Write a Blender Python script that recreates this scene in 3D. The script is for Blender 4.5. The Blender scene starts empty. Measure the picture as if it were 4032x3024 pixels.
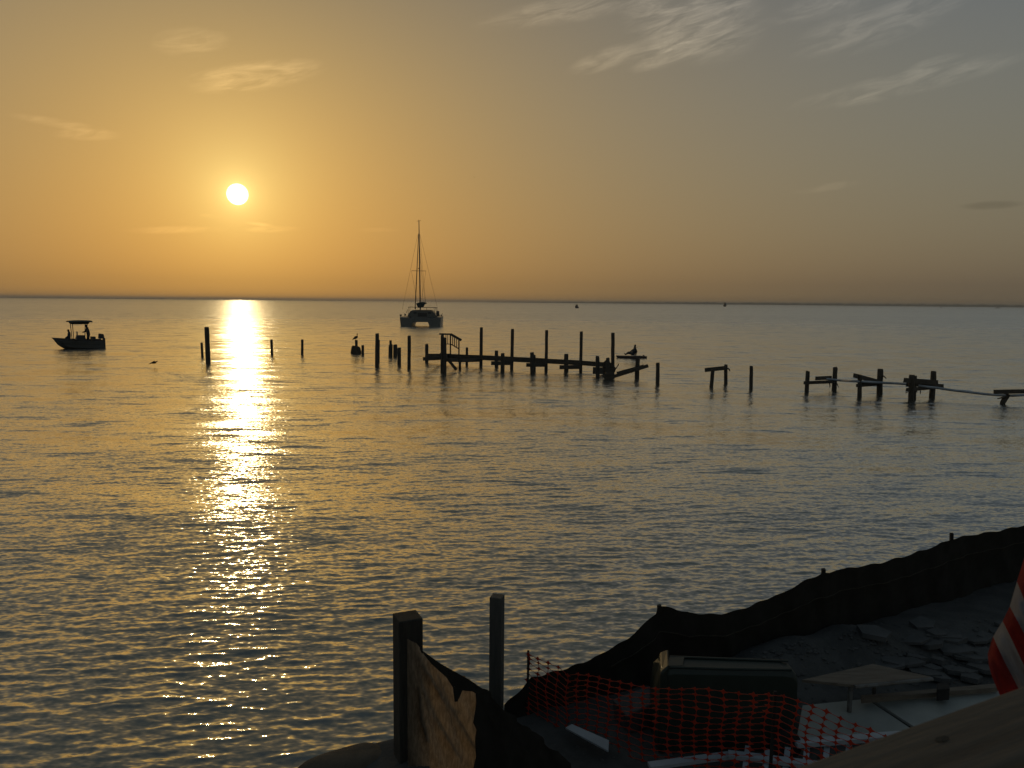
import bpy, math, random
import numpy as np
from mathutils import Vector, Matrix

sc = bpy.context.scene
COL = sc.collection
rnd = random.Random(11)

# ------------------------------------------------------------------ camera
CAM = Vector((0, 0, 4.7))
F = 3023.0                                     # focal length in pixels of the 4032-wide photograph
PITCH, ROLL = math.radians(6.1), math.radians(0.54)
fw = Vector((0, math.cos(PITCH), -math.sin(PITCH)))
u0 = Vector((0, math.sin(PITCH), math.cos(PITCH)))
r0 = Vector((1, 0, 0))
rt = r0 * math.cos(ROLL) + u0 * math.sin(ROLL)
up = u0 * math.cos(ROLL) - r0 * math.sin(ROLL)
cam = bpy.data.cameras.new('camera'); camo = bpy.data.objects.new('camera', cam); COL.objects.link(camo)
camo.matrix_world = Matrix.Translation(CAM) @ Matrix((rt, up, -fw)).transposed().to_4x4()
cam.sensor_width = 36; cam.lens = 36 * F / 4032
cam.clip_start = 0.05; cam.clip_end = 60000
sc.camera = camo
cam.dof.use_dof = True; cam.dof.focus_distance = 60; cam.dof.aperture_fstop = 8.4   # a phone's small lens

def ray(px, py):
    return fw + rt * ((px - 2016) / F) + up * ((1512 - py) / F)
def onz(px, py, z=0.0):                        # where the line of sight meets a level plane
    d = ray(px, py); return CAM + d * ((z - CAM.z) / d.z)
def aty(px, py, Y):                            # where it meets an upright plane at distance Y
    d = ray(px, py); return CAM + d * ((Y - CAM.y) / d.y)

# ------------------------------------------------------------------ view, sun, sky
sc.view_settings.view_transform = 'Standard'; sc.view_settings.look = 'None'
sc.view_settings.exposure = 0; sc.view_settings.gamma = 1
sc.cycles.use_denoising = True
sc.cycles.max_bounces = 5; sc.cycles.diffuse_bounces = 2; sc.cycles.glossy_bounces = 3
sc.cycles.transmission_bounces = 3; sc.cycles.transparent_max_bounces = 6; sc.cycles.volume_bounces = 0
sc.cycles.caustics_reflective = False; sc.cycles.caustics_refractive = False
SUN = ray(935, 765).normalized()
SUN_EL = math.asin(SUN.z); SUN_AZ = math.atan2(SUN.x, SUN.y)
sl = bpy.data.lights.new('sun', 'SUN'); sl.energy = 0.09; sl.angle = math.radians(0.53); sl.color = (1.0, 0.72, 0.36)
so = bpy.data.objects.new('sun', sl); COL.objects.link(so); so.location = SUN * 60 + Vector((0, 0, 20))
so.rotation_euler = (-SUN).to_track_quat('-Z', 'Y').to_euler()

class NT:
    def __init__(s, nt): s.nt = nt; s.L = nt.links.new
    def n(s, t, **k):
        x = s.nt.nodes.new(t)
        for a, v in k.items(): setattr(x, a, v)
        return x
    def put(s, sock, v):
        if isinstance(v, bpy.types.NodeSocket): s.L(v, sock)
        else: sock.default_value = v
    def m(s, op, a, b=None, c=None, clamp=False):
        x = s.n('ShaderNodeMath', operation=op, use_clamp=clamp); s.put(x.inputs[0], a)
        if b is not None: s.put(x.inputs[1], b)
        if c is not None: s.put(x.inputs[2], c)
        return x.outputs[0]
    def v(s, op, a, b=None, scale=None):
        x = s.n('ShaderNodeVectorMath', operation=op); s.put(x.inputs[0], a)
        if b is not None: s.put(x.inputs[1], b)
        if scale is not None: s.put(x.inputs['Scale'], scale)
        return x.outputs['Value'] if op in ('DOT_PRODUCT', 'LENGTH') else x.outputs[0]
    def sep(s, a):
        x = s.n('ShaderNodeSeparateXYZ'); s.put(x.inputs[0], a); return x.outputs
    def comb(s, a, b, c):
        x = s.n('ShaderNodeCombineXYZ')
        for i, q in enumerate((a, b, c)): s.put(x.inputs[i], q)
        return x.outputs[0]
    def noise(s, vec, scale, detail=2, rough=.5, dist=0.0):
        x = s.n('ShaderNodeTexNoise'); s.put(x.inputs['Vector'], vec); x.inputs['Scale'].default_value = scale
        x.inputs['Detail'].default_value = detail; x.inputs['Roughness'].default_value = rough
        x.inputs['Distortion'].default_value = dist
        return x.outputs
    def smooth(s, v, lo, hi, a=0.0, b=1.0):
        x = s.n('ShaderNodeMapRange', interpolation_type='SMOOTHSTEP'); s.put(x.inputs[0], v)
        for i, q in enumerate((lo, hi, a, b)): x.inputs[i + 1].default_value = q
        return x.outputs[0]

world = bpy.data.worlds.new('World'); sc.world = world; world.use_nodes = True
N = NT(world.node_tree); bg = world.node_tree.nodes['Background']
sky = N.n('ShaderNodeTexSky', sky_type='NISHITA', sun_disc=False, sun_elevation=SUN_EL, sun_rotation=SUN_AZ,
          dust_density=3.0, air_density=1.0, ozone_density=1.0, altitude=0)
D = N.v('NORMALIZE', N.n('ShaderNodeTexCoord').outputs['Generated'])
dx, dy, dz = N.sep(D)
# below the horizon the sky's lowest rows go on
nsky = N.comb(dx, dy, N.m('MAXIMUM', dz, 0.024)); N.L(nsky, sky.inputs['Vector'])
el_deg = N.m('MULTIPLY', N.m('ARCSINE', dz), 180 / math.pi)
az_deg = N.m('MULTIPLY', N.m('ARCTAN2', dx, dy), 180 / math.pi)
ang = N.m('MULTIPLY', N.m('ARCCOSINE', N.m('MINIMUM', N.v('DOT_PRODUCT', D, tuple(SUN)), 1.0)), 180 / math.pi)
el = N.m('DIVIDE', N.m('MINIMUM', N.m('MAXIMUM', el_deg, 0.0), 24.0), 20.0)
e1 = N.m('EXPONENT', N.m('DIVIDE', ang, -5.0)); e2 = N.m('EXPONENT', N.m('DIVIDE', ang, -18.0))
# hazy sunset: the clear-sky radiance compressed as the camera did, with the aerosol glow round the sun
CF = [[-1.349, -1.635, -2.24], [0.796, 0.934, 1.248], [-0.753, -0.71, -0.531], [0.66, 1.02, 1.60], [-0.19, -0.34, -1.20]]
acc = tuple(CF[0])
for k, q in ((1, el), (2, N.m('MULTIPLY', el, el)), (3, e1), (4, e2)):
    acc = N.v('ADD', N.v('SCALE', tuple(CF[k]), scale=q), acc)
ax = N.sep(acc); sx = N.sep(N.v('SCALE', sky.outputs[0], scale=.1))
chan = [N.m('MULTIPLY', N.m('EXPONENT', ax[i]), N.m('POWER', N.m('MAXIMUM', sx[i], 1e-4), (.42, .32, .15)[i])) for i in range(3)]
skycol = N.comb(*chan)
high = N.smooth(el_deg, 8, 45)
skycol = N.v('MULTIPLY', skycol, N.v('ADD', N.v('SCALE', (.20, .08, -.25), scale=high), (1, 1, 1)))
# cirrus: wisps at their places in the sky, broken up by stretched noise
WISPS = [(748, 165, 135, 48, -10, .55), (1005, 300, 250, 50, -12, .95), (345, 530, 105, 20, -5, .5), (240, 487, 150, 16, 4, .4),
         (822, 849, 36, 7, 0, .6), (1025, 883, 55, 7, 5, .5), (690, 906, 165, 15, -3, .45), (1075, 903, 100, 13, -3, .4),
         (2730, 70, 260, 150, 8, 1.1), (2300, 25, 420, 48, -8, .75), (2390, 230, 150, 38, -16, .85), (2610, 215, 150, 48, -14, .8),
         (3450, 95, 290, 75, -12, .6), (3560, 330, 360, 42, -7, .65), (3670, 250, 95, 20, -10, .45), (3260, 737, 130, 16, -6, .3),
         (1480, 905, 90, 10, 0, .25), (3250, 20, 200, 40, -8, .6)]
def azel(px, py):
    d = ray(px, py).normalized(); return math.degrees(math.atan2(d.x, d.y)), math.degrees(math.asin(d.z))
def wisp(px, py, hl, hh, rot, st):
    a0, e0 = azel(px, py); k = 57.3 / F
    c, s_ = math.cos(math.radians(-rot)), math.sin(math.radians(-rot))
    u = N.m('SUBTRACT', az_deg, a0); w = N.m('SUBTRACT', el_deg, e0)
    a = N.m('DIVIDE', N.m('ADD', N.m('MULTIPLY', u, c), N.m('MULTIPLY', w, s_)), hl * k)
    b = N.m('DIVIDE', N.m('SUBTRACT', N.m('MULTIPLY', w, c), N.m('MULTIPLY', u, s_)), hh * k)
    q = N.m('ADD', N.m('MULTIPLY', a, a), N.m('MULTIPLY', b, b))
    return N.smooth(q, 1.25, 0.0, 0.0, st)
cl = 0.0
for w_ in WISPS: cl = N.m('ADD', wisp(*w_), cl)
rot = math.radians(13)
cu = N.m('ADD', N.m('MULTIPLY', az_deg, math.cos(rot)), N.m('MULTIPLY', el_deg, math.sin(rot)))
cv = N.m('SUBTRACT', N.m('MULTIPLY', el_deg, math.cos(rot)), N.m('MULTIPLY', az_deg, math.sin(rot)))
n1 = N.noise(N.comb(N.m('MULTIPLY', cu, .35), N.m('MULTIPLY', cv, 1.6), 3.1), .9, 4, .62, .7)[0]
n2 = N.noise(N.comb(N.m('MULTIPLY', cu, .5), N.m('MULTIPLY', cv, 6.5), 9.4), 1.0, 2, .6, .25)[0]
tex = N.m('MULTIPLY', N.smooth(n1, .30, .72), N.smooth(n2, .18, .72, .55, 1.0))
dens = N.m('MULTIPLY', cl, tex)
front = N.smooth(dy, .1, .3)
dens = N.m('MULTIPLY', N.m('MULTIPLY', dens, front), 1.0)
cloudcol = N.v('ADD', N.v('SCALE', skycol, scale=.42), (.055, .040, .024))
skycol = N.v('ADD', skycol, N.v('SCALE', cloudcol, scale=dens))
dark = N.m('MULTIPLY', wisp(3905, 808, 95, 15, 0, .18), N.smooth(n1, .2, .5))
skycol = N.v('SCALE', skycol, scale=N.m('SUBTRACT', 1.0, dark))
# the sun's disc as the picture shows it, burnt out and a little swollen
disc = N.smooth(ang, .74, .60, 0.0, 1.0)
halo = N.m('EXPONENT', N.m('DIVIDE', ang, -.55))
skycol = N.v('ADD', skycol, N.v('SCALE', (5.0, 4.6, 3.4), scale=disc))
skycol = N.v('ADD', skycol, N.v('SCALE', (1.1, .75, .25), scale=halo))
world.cycles.sampling_method = 'NONE'
N.L(skycol, bg.inputs[0]); bg.inputs[1].default_value = 1.0

# ------------------------------------------------------------------ materials
def mat(name, c1, c2=None, scale=8.0, rough=.8, stretch=(1, 1, 1), bump=0.0, bscale=30.0, spec=.3, trans=0.0, tcol=None, detail=4):
    m = bpy.data.materials.new(name); m.use_nodes = True
    n = NT(m.node_tree); b = m.node_tree.nodes['Principled BSDF']
    co = n.v('MULTIPLY', n.n('ShaderNodeTexCoord').outputs['Object'], stretch)
    f_ = n.noise(co, scale, detail, .6)[0]
    mx = n.n('ShaderNodeMix', data_type='RGBA')
    n.L(n.smooth(f_, .32, .68), mx.inputs[0]); mx.inputs[6].default_value = (*c1, 1); mx.inputs[7].default_value = (*(c2 or c1), 1)
    n.L(mx.outputs[2], b.inputs['Base Color'])
    b.inputs['Roughness'].default_value = rough; b.inputs['Specular IOR Level'].default_value = spec
    if bump:
        bn = n.n('ShaderNodeBump'); bn.inputs['Strength'].default_value = bump; bn.inputs['Distance'].default_value = .02
        n.L(n.noise(co, bscale, 4, .6)[0], bn.inputs['Height']); n.L(bn.outputs[0], b.inputs['Normal'])
    if trans:
        t = n.n('ShaderNodeBsdfTranslucent')
        tm = n.n('ShaderNodeMix', data_type='RGBA'); tm.inputs[6].default_value = (*(tcol or c1), 1)
        tm.inputs[7].default_value = (*[q * .62 for q in (tcol or c1)], 1)
        n.L(n.smooth(f_, .35, .62), tm.inputs[0]); n.L(tm.outputs[2], t.inputs[0])
        ms = n.n('ShaderNodeMixShader'); ms.inputs[0].default_value = trans
        out = m.node_tree.nodes['Material Output']
        n.L(b.outputs[0], ms.inputs[1]); n.L(t.outputs[0], ms.inputs[2]); n.L(ms.outputs[0], out.inputs[0])
    return m

M = {
    'wood_wet': mat('weathered wet wood', (.045, .038, .028), (.085, .072, .055), 3, .75, (6, 6, 1), .5, 20),
    'plank': mat('weathered planks', (.05, .042, .032), (.10, .085, .065), 3, .8, (1, 6, 6), .4, 20),
    'pipe': mat('white plastic pipe', (.42, .46, .50), (.30, .33, .36), 2, .45),
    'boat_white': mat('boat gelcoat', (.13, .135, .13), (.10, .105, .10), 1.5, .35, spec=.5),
    'boat_dark': mat('dark boat trim', (.03, .03, .032), (.05, .05, .05), 5, .5),
    'alloy': mat('spar alloy', (.10, .09, .08), (.14, .13, .12), 4, .5),
    'rig': mat('rigging wire', (.06, .05, .04), (.09, .08, .06), 4, .5),
    'canvas': mat('dark canvas', (.035, .05, .05), (.05, .065, .06), 6, .9, bump=.3),
    'skin': mat('skin', (.22, .13, .09), (.26, .16, .11), 8, .6),
    'shirt': mat('dark shirt', (.03, .035, .04), (.05, .055, .06), 10, .9),
    'cap': mat('dark cap', (.02, .02, .02), (.03, .03, .03), 10, .9),
    'bird': mat('brown feathers', (.035, .026, .02), (.07, .055, .04), 30, .85, bump=.2),
    'bill': mat('bird bill', (.12, .09, .05), (.16, .12, .07), 20, .6),
    'kayak': mat('kayak plastic', (.05, .035, .03), (.07, .05, .04), 3, .5),
    'silt': mat('black silt fence fabric', (.016, .016, .014), (.026, .025, .022), 5, .95, (1, 1, 1), .25, 9, .15, .06, (.022, .018, .012)),
    'silt_thin': mat('thin muddy silt fence fabric', (.020, .018, .014), (.030, .026, .020), 14, .95, (4, 4, .7), .35, 40, .1, .7, (.60, .455, .315)),
    'stake': mat('stake wood', (.030, .026, .020), (.05, .042, .03), 4, .85, (6, 6, 1), .3, 20),
    'post_grey': mat('grey treated post', (.055, .058, .055), (.075, .076, .07), 4, .7, (8, 8, .7), .3, 20),
    'post_dark': mat('dark square piling', (.022, .022, .019), (.036, .034, .029), 4, .8, (8, 8, 1), .4, 20),
    'orange': mat('orange barrier plastic', (.46, .044, .017), (.38, .035, .014), 6, .45, spec=.4, trans=.25, tcol=(.6, .08, .02)),
    'bin': mat('dark green bin plastic', (.007, .016, .013), (.012, .022, .018), 3, .5, spec=.4, bump=.05),
    'tyre': mat('black rubber', (.012, .012, .012), (.02, .02, .02), 6, .8),
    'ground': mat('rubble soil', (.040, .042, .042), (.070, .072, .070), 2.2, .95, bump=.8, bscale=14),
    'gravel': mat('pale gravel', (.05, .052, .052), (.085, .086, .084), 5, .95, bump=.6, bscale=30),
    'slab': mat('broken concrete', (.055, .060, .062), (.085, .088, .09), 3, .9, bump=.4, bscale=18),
    'sand': mat('wet sand bank', (.075, .060, .044), (.11, .09, .066), 3, .9, bump=.5, bscale=16),
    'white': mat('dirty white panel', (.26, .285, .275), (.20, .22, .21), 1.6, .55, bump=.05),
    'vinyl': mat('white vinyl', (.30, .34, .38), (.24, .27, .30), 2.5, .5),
    'board': mat('old plywood', (.10, .085, .068), (.15, .13, .105), 2.5, .8, (1, 8, 1), .25, 18),
    'metal': mat('dull galvanised tube', (.12, .125, .125), (.07, .06, .05), 9, .5, spec=.5),
    'carton': mat('grey plastic wrap', (.055, .06, .063), (.035, .038, .04), 6, .6, bump=.6, bscale=12),
    'rail': mat('pine rail cap', (.062, .048, .034), (.115, .092, .067), 2.2, .75, (.6, 9, 9), .3, 9, detail=6),
    'flag_red': mat('red flag cloth', (.20, .014, .013), (.15, .010, .010), 6, .85, bump=.15, bscale=60, trans=.45, tcol=(.32, .025, .016)),
    'flag_white': mat('white flag cloth', (.26, .26, .285), (.22, .22, .25), 6, .85, bump=.15, bscale=60, trans=.4, tcol=(.30, .27, .23)),
    'shore': mat('far wooded shore', (.035, .04, .03), (.06, .062, .05), .004, .95),
}

# ------------------------------------------------------------------ mesh helpers
ORG = {}
class MB:
    def __init__(s): s.v = []; s.f = []
    def add(s, vs, fs):
        k = len(s.v); s.v += [Vector(q) for q in vs]; s.f += [[i + k for i in q] for q in fs]; return s
    def hexa(s, p):                              # 8 corners: bottom loop then top loop
        return s.add(p, [(3, 2, 1, 0), (4, 5, 6, 7), (0, 1, 5, 4), (1, 2, 6, 5), (2, 3, 7, 6), (3, 0, 4, 7)])
    def box(s, c, sx, sy, sz, rz=0.0, top=1.0):
        c = Vector(c); R = Matrix.Rotation(rz, 3, 'Z'); p = []
        for z, t in ((-.5, 1), (.5, top)):
            for x, y in ((-.5, -.5), (.5, -.5), (.5, .5), (-.5, .5)):
                p.append(c + R @ Vector((x * sx * t, y * sy * t, z * sz)))
        return s.hexa(p)
    def beam(s, a, b, h, t, uph=Vector((0, 0, 1)), jag=0.0):   # a squared timber between two points
        a, b = Vector(a), Vector(b); d = (b - a).normalized()
        side = d.cross(uph).normalized(); u = side.cross(d).normalized(); p = []
        for q, sg in ((a, -1), (b, 1)):
            for x, y in ((-1, -1), (1, -1), (1, 1), (-1, 1)):
                p.append(q + side * (x * t / 2) + u * (y * h / 2) + d * (jag * rnd.uniform(-1, 1)))
        return s.add(p, [(3, 2, 1, 0), (4, 5, 6, 7), (0, 1, 5, 4), (1, 2, 6, 5), (2, 3, 7, 6), (3, 0, 4, 7)])
    def tube(s, pts, rad, n=10, cap=True, jit=0.0, topjit=0.0):
        pts = [Vector(p) for p in pts]
        if not hasattr(rad, '__len__'): rad = [rad] * len(pts)
        k0 = len(s.v); ph = rnd.uniform(0, 6.28)
        prof = [1 + jit * math.sin(2 * 6.283 * i / n + ph) + jit * rnd.uniform(-1, 1) for i in range(n)]
        ref = Vector((0, 0, 1))
        d0 = (pts[-1] - pts[0]).normalized()
        if abs(d0.z) > .9: ref = Vector((0, 1, 0))
        for i, p in enumerate(pts):
            d = (pts[min(i + 1, len(pts) - 1)] - pts[max(i - 1, 0)]).normalized()
            a = d.cross(ref).normalized(); b = d.cross(a)
            for j in range(n):
                t = 6.28318 * j / n
                q = p + (a * math.cos(t) + b * math.sin(t)) * rad[i] * prof[j] * (1 + jit * .5 * rnd.uniform(-1, 1))
                if topjit and i == len(pts) - 1: q += d * (topjit * rad[i] * (math.cos(t + ph) + .5 * rnd.uniform(-1, 1)))
                s.v.append(q)
        for i in range(len(pts) - 1):
            for j in range(n):
                a = k0 + i * n + j; b = k0 + i * n + (j + 1) % n
                s.f.append([a, b, b + n, a + n])
        if cap:
            s.f.append([k0 + j for j in range(n)][::-1]); s.f.append([k0 + (len(pts) - 1) * n + j for j in range(n)])
        return s
    def grid(s, rows):
        k = len(s.v); w = len(rows[0])
        for r in rows: s.v += [Vector(q) for q in r]
        for i in range(len(rows) - 1):
            for j in range(w - 1):
                a = k + i * w + j; s.f.append([a, a + 1, a + w + 1, a + w])
        return s
    def ball(s, c, rx, ry, rz, n=10, m=7, R=None):
        c = Vector(c); rows = []
        for i in range(m + 1):
            t = math.pi * i / m; row = []
            for j in range(n + 1):
                p = 6.28318 * j / n
                q = Vector((rx * math.sin(t) * math.cos(p), ry * math.sin(t) * math.sin(p), rz * math.cos(t)))
                row.append(c + (R @ q if R else q))
            rows.append(row)
        return s.grid(rows)
    def build(s, name, m, parent=None, smooth=False, bevel=0.0, T=None, base=None):
        vs = [T @ q for q in s.v] if T else s.v
        if parent: o = ORG[parent.name]
        elif base is not None: o = Vector(base)
        else:
            xs = [q.x for q in vs]; ys = [q.y for q in vs]; zs = [q.z for q in vs]
            o = Vector(((min(xs) + max(xs)) / 2, (min(ys) + max(ys)) / 2, min(zs)))
        me = bpy.data.meshes.new(name); me.from_pydata([tuple(q - o) for q in vs], [], s.f)
        me.materials.append(M[m]); me.update()
        if smooth: me.polygons.foreach_set('use_smooth', [True] * len(me.polygons))
        ob = bpy.data.objects.new(name, me); COL.objects.link(ob)
        if parent: ob.parent = parent
        else: ob.location = o
        ORG[ob.name] = o
        if bevel:
            bv = ob.modifiers.new('bevel', 'BEVEL'); bv.width = bevel; bv.segments = 2
        return ob
def tag(o, label=None, cat=None, group=None, kind=None):
    if label: o['label'] = label
    if cat: o['category'] = cat
    if group: o['group'] = group
    if kind: o['kind'] = kind
    return o
def thing(name, loc, label, cat, group=None):
    o = bpy.data.objects.new(name, None); COL.objects.link(o); o.location = loc; ORG[o.name] = Vector(loc)
    o.empty_display_size = .2
    return tag(o, label, cat, group)

# ------------------------------------------------------------------ water
def make_water():
    rs = [6.2]
    while rs[-1] < 130: rs.append(rs[-1] + .0215 * (rs[-1] / 10) ** 1.35)
    while rs[-1] < 12000: rs.append(rs[-1] * 1.06)
    rs = np.array(rs)
    th = np.radians(np.linspace(-50, 50, 801))
    dr = np.gradient(rs)
    R, T = np.meshgrid(rs, th, indexing='ij'); DR = np.repeat(dr[:, None], len(th), 1)
    X = (R * np.sin(T)).ravel(); Y = (R * np.cos(T)).ravel(); DRf = DR.ravel()
    near = R.ravel() < 140; xn, yn, drn = X[near], Y[near], DRf[near]
    g = np.random.default_rng(5)
    patch = (1 + .95 * np.exp(-np.hypot(xn, yn) / 12)) * (.92 + .22 * np.sin(xn * .31 + yn * .17 + 1) * np.sin(yn * .23 - xn * .11) + .16 * np.sin(xn * .9 - yn * .53 + 2) * np.sin(yn * .61 + .4 * xn))
    z = np.zeros_like(xn); hx = np.zeros_like(xn); hy = np.zeros_like(xn); lost = np.zeros_like(xn)
    n = 110; lam = np.exp(np.linspace(math.log(.09), math.log(2.6), n) + g.normal(0, .03, n))
    shape = np.exp(-((np.log(lam / .21)) / 1.1) ** 2)
    slope = shape / math.sqrt(.5 * np.sum(shape ** 2)) * WAVE_SLOPE
    direc = math.radians(-9) + g.normal(0, math.radians(15), n); ph = g.uniform(0, 6.28, n)
    for i in range(n):
        k = 2 * math.pi / lam[i]; kx, ky = k * math.sin(direc[i]), k * math.cos(direc[i])
        w = np.clip((lam[i] / drn - 2.6) / 3.0, 0, 1); w = w * w * (3 - 2 * w)
        a = slope[i] / k
        arg = kx * xn + ky * yn + ph[i]; aw = a * w * patch
        z += aw * np.cos(arg); s_ = aw * np.sin(arg) * .9
        hx -= s_ * kx / k; hy -= s_ * ky / k
        lost += .5 * slope[i] ** 2 * (1 - w * w)
    z = z + .30 * (z * z / .012 - .012)
    co = np.zeros((len(X), 3), np.float32); co[:, 0] = X; co[:, 1] = Y
    co[near, 0] += hx; co[near, 1] += hy; co[near, 2] = z
    fine = np.full(len(X), WAVE_SLOPE, np.float32); fine[near] = np.sqrt(lost)
    fine *= 1 + .9 * np.clip((R.ravel() - 70) / 160, 0, 1)
    nr, nc = len(rs), len(th)
    i, j = np.meshgrid(np.arange(nr - 1), np.arange(nc - 1), indexing='ij')
    a = (i * nc + j).ravel(); q = np.stack([a, a + 1, a + nc + 1, a + nc], 1).astype(np.int32)
    me = bpy.data.meshes.new('water'); me.vertices.add(len(X)); me.vertices.foreach_set('co', co.ravel())
    me.loops.add(q.size); me.loops.foreach_set('vertex_index', q.ravel())
    me.polygons.add(len(q)); me.polygons.foreach_set('loop_start', np.arange(0, q.size, 4, dtype=np.int32))
    me.polygons.foreach_set('use_smooth', np.ones(len(q), bool))
    me.update(calc_edges=True)
    at = me.attributes.new('unresolved', 'FLOAT', 'POINT'); at.data.foreach_set('value', fine)
    o = bpy.data.objects.new('water', me); COL.objects.link(o); tag(o, kind='structure')
    m = bpy.data.materials.new('sea water'); m.use_nodes = True; n_ = NT(m.node_tree); b = m.node_tree.nodes['Principled BSDF']
    m.node_tree.nodes.remove(b); gl = n_.n('ShaderNodeBsdfGlossy', distribution='GGX'); gl.inputs['Color'].default_value = (.95, .97, .96, 1)
    df = n_.n('ShaderNodeBsdfDiffuse'); df.inputs['Color'].default_value = (.035, .040, .031, 1); mxs = n_.n('ShaderNodeMixShader'); fre = n_.n('ShaderNodeFresnel'); fre.inputs['IOR'].default_value = 1.34
    geo = n_.n('ShaderNodeNewGeometry'); P = geo.outputs['Position']
    att = n_.n('ShaderNodeAttribute', attribute_name='unresolved').outputs['Fac']
    # ripples too small for the mesh: slopes from noise, stretched along the crests; calmer and rougher patches
    a1 = n_.noise(n_.v('MULTIPLY', P, (2.2, 6.5, 1)), 1.0, 2, .6)[1]
    a2 = n_.noise(n_.v('MULTIPLY', P, (9.0, 20.0, 1)), 1.0, 1, .5)[1]
    gust = n_.noise(n_.v('MULTIPLY', P, (.035, .016, 1)), 1.0, 1, .6)[0]
    gust2 = n_.noise(n_.v('MULTIPLY', P, (.0007, .006, 1)), 1.0, 2, .6)[0]
    mott = n_.noise(n_.v('MULTIPLY', P, (.55, .20, 1)), 1.0, 1, .65)[0]
    amp = n_.m('MULTIPLY', n_.m('ADD', n_.m('MULTIPLY', att, 5.4), .26), n_.m('MULTIPLY', n_.smooth(gust, .3, .7, .7, 1.2), n_.smooth(mott, .28, .72, .40, 1.6)))
    amp = n_.m('MULTIPLY', amp, n_.smooth(gust2, .36, .58, .30, 1.05))
    a3 = n_.noise(n_.v('MULTIPLY', P, (.24, .62, 1)), 1.0, 1, .6)[1]
    s3 = n_.v('SCALE', n_.v('SUBTRACT', a3, (.5, .5, .5)), scale=n_.m('MULTIPLY', att, 5.0))
    s1 = n_.v('SCALE', n_.v('SUBTRACT', a1, (.5, .5, .5)), scale=amp)
    s2 = n_.v('SCALE', n_.v('SUBTRACT', a2, (.5, .5, .5)), scale=.6)
    # steeper little fronts leaning toward the shore
    f1 = n_.noise(n_.v('MULTIPLY', P, (1.3, 5.0, 1)), 1.0, 1, .5)[0]; f2 = n_.noise(n_.v('MULTIPLY', P, (.34, 1.25, 1)), 1.0, 2, .55)[0]
    spk = n_.m('ADD', n_.m('MULTIPLY', n_.smooth(f1, .56, .74), .16), n_.m('MULTIPLY', n_.smooth(f2, .54, .72), n_.m('MULTIPLY', att, 2.8)))
    s2 = n_.v('ADD', s2, n_.comb(0.0, n_.m('MULTIPLY', spk, -1.0), 0.0))
    sl_ = n_.v('MULTIPLY', n_.v('ADD', n_.v('ADD', s1, s3), s2), (.85, 1.0, 0.0))
    nor = n_.v('NORMALIZE', n_.v('ADD', geo.outputs['Normal'], sl_))
    for q in (gl, df, fre): n_.L(nor, q.inputs['Normal'])
    n_.L(n_.m('SQRT', n_.m('ADD', n_.m('ADD', n_.m('MULTIPLY', att, .12), n_.m('MULTIPLY', n_.m('MULTIPLY', att, att), 3.2)), .006)), gl.inputs['Roughness'])
    n_.L(n_.m('MULTIPLY', n_.m('POWER', fre.outputs[0], .52), 1.45, clamp=True), mxs.inputs[0])
    n_.L(df.outputs[0], mxs.inputs[1]); n_.L(gl.outputs[0], mxs.inputs[2]); n_.L(mxs.outputs[0], m.node_tree.nodes['Material Output'].inputs['Surface'])
    me.materials.append(m)
    return o
WAVE_SLOPE = .075
water = make_water()

# ------------------------------------------------------------------ far shore
def far_shore():
    mb = MB(); d = 7600.0; g = random.Random(3)
    def strip(a0, a1, n, hf):
        rows = [[], [], [], []]
        for i in range(n + 1):
            t = i / n; az = math.radians(a0 + (a1 - a0) * t); h = hf(t) * (1 + .25 * g.uniform(-1, 1))
            for k, (dd, z) in enumerate(((0, -2.0), (20, h * .8), (160, h), (500, -2.0))):
                rows[k].append(Vector((math.sin(az) * (d + dd), math.cos(az) * (d + dd), z)))
        mb.grid(rows)
    strip(-2, 50, 260, lambda t: 4 + 15 * min(1, t * 3.2))
    strip(-50, -11, 200, lambda t: 1 + 4 * max(0, math.sin(t * 3.1)) * (1 if g.random() < .9 else 2.0))
    return tag(mb.build('far_shore', 'shore', base=(0, d, 0)), kind='structure')
far_shore()

# ------------------------------------------------------------------ pilings and the ruined pier
def wid(wpx, Y): return wpx * Y / F / math.cos(PITCH)
def piling(name, bx, by, tx, ty, w, mat_='wood_wet', parent=None, square=False, deep=1.2, rot=0.0):
    p0 = onz(bx, by); p1 = aty(tx, ty, p0.y); d = (p1 - p0).normalized(); mb = MB(); r = wid(w, p0.y) / 2
    lo = p0 - d * deep; L = (p1 - lo).length
    if square:
        pts = [lo + d * (L * t) for t in (0, 1)]
        mb.beam(lo, p1, 2 * r, 2 * r, uph=Vector((math.sin(rot), math.cos(rot), 0)), jag=r * .12)
    else:
        ts = (0, .3, .5, .7, .85, .97, 1.0)
        mb.tube([lo + d * (L * t) + Vector((rnd.uniform(-1, 1), 0, 0)) * r * .07 for t in ts],
                [r * q * rnd.uniform(.96, 1.04) for q in (1.08, 1.06, 1.03, 1.0, 1.0, .98, .90)], 11, jit=.04, topjit=.12)
    return mb.build(name, mat_, parent, smooth=not square, base=p0 if parent is None else None)

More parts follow.
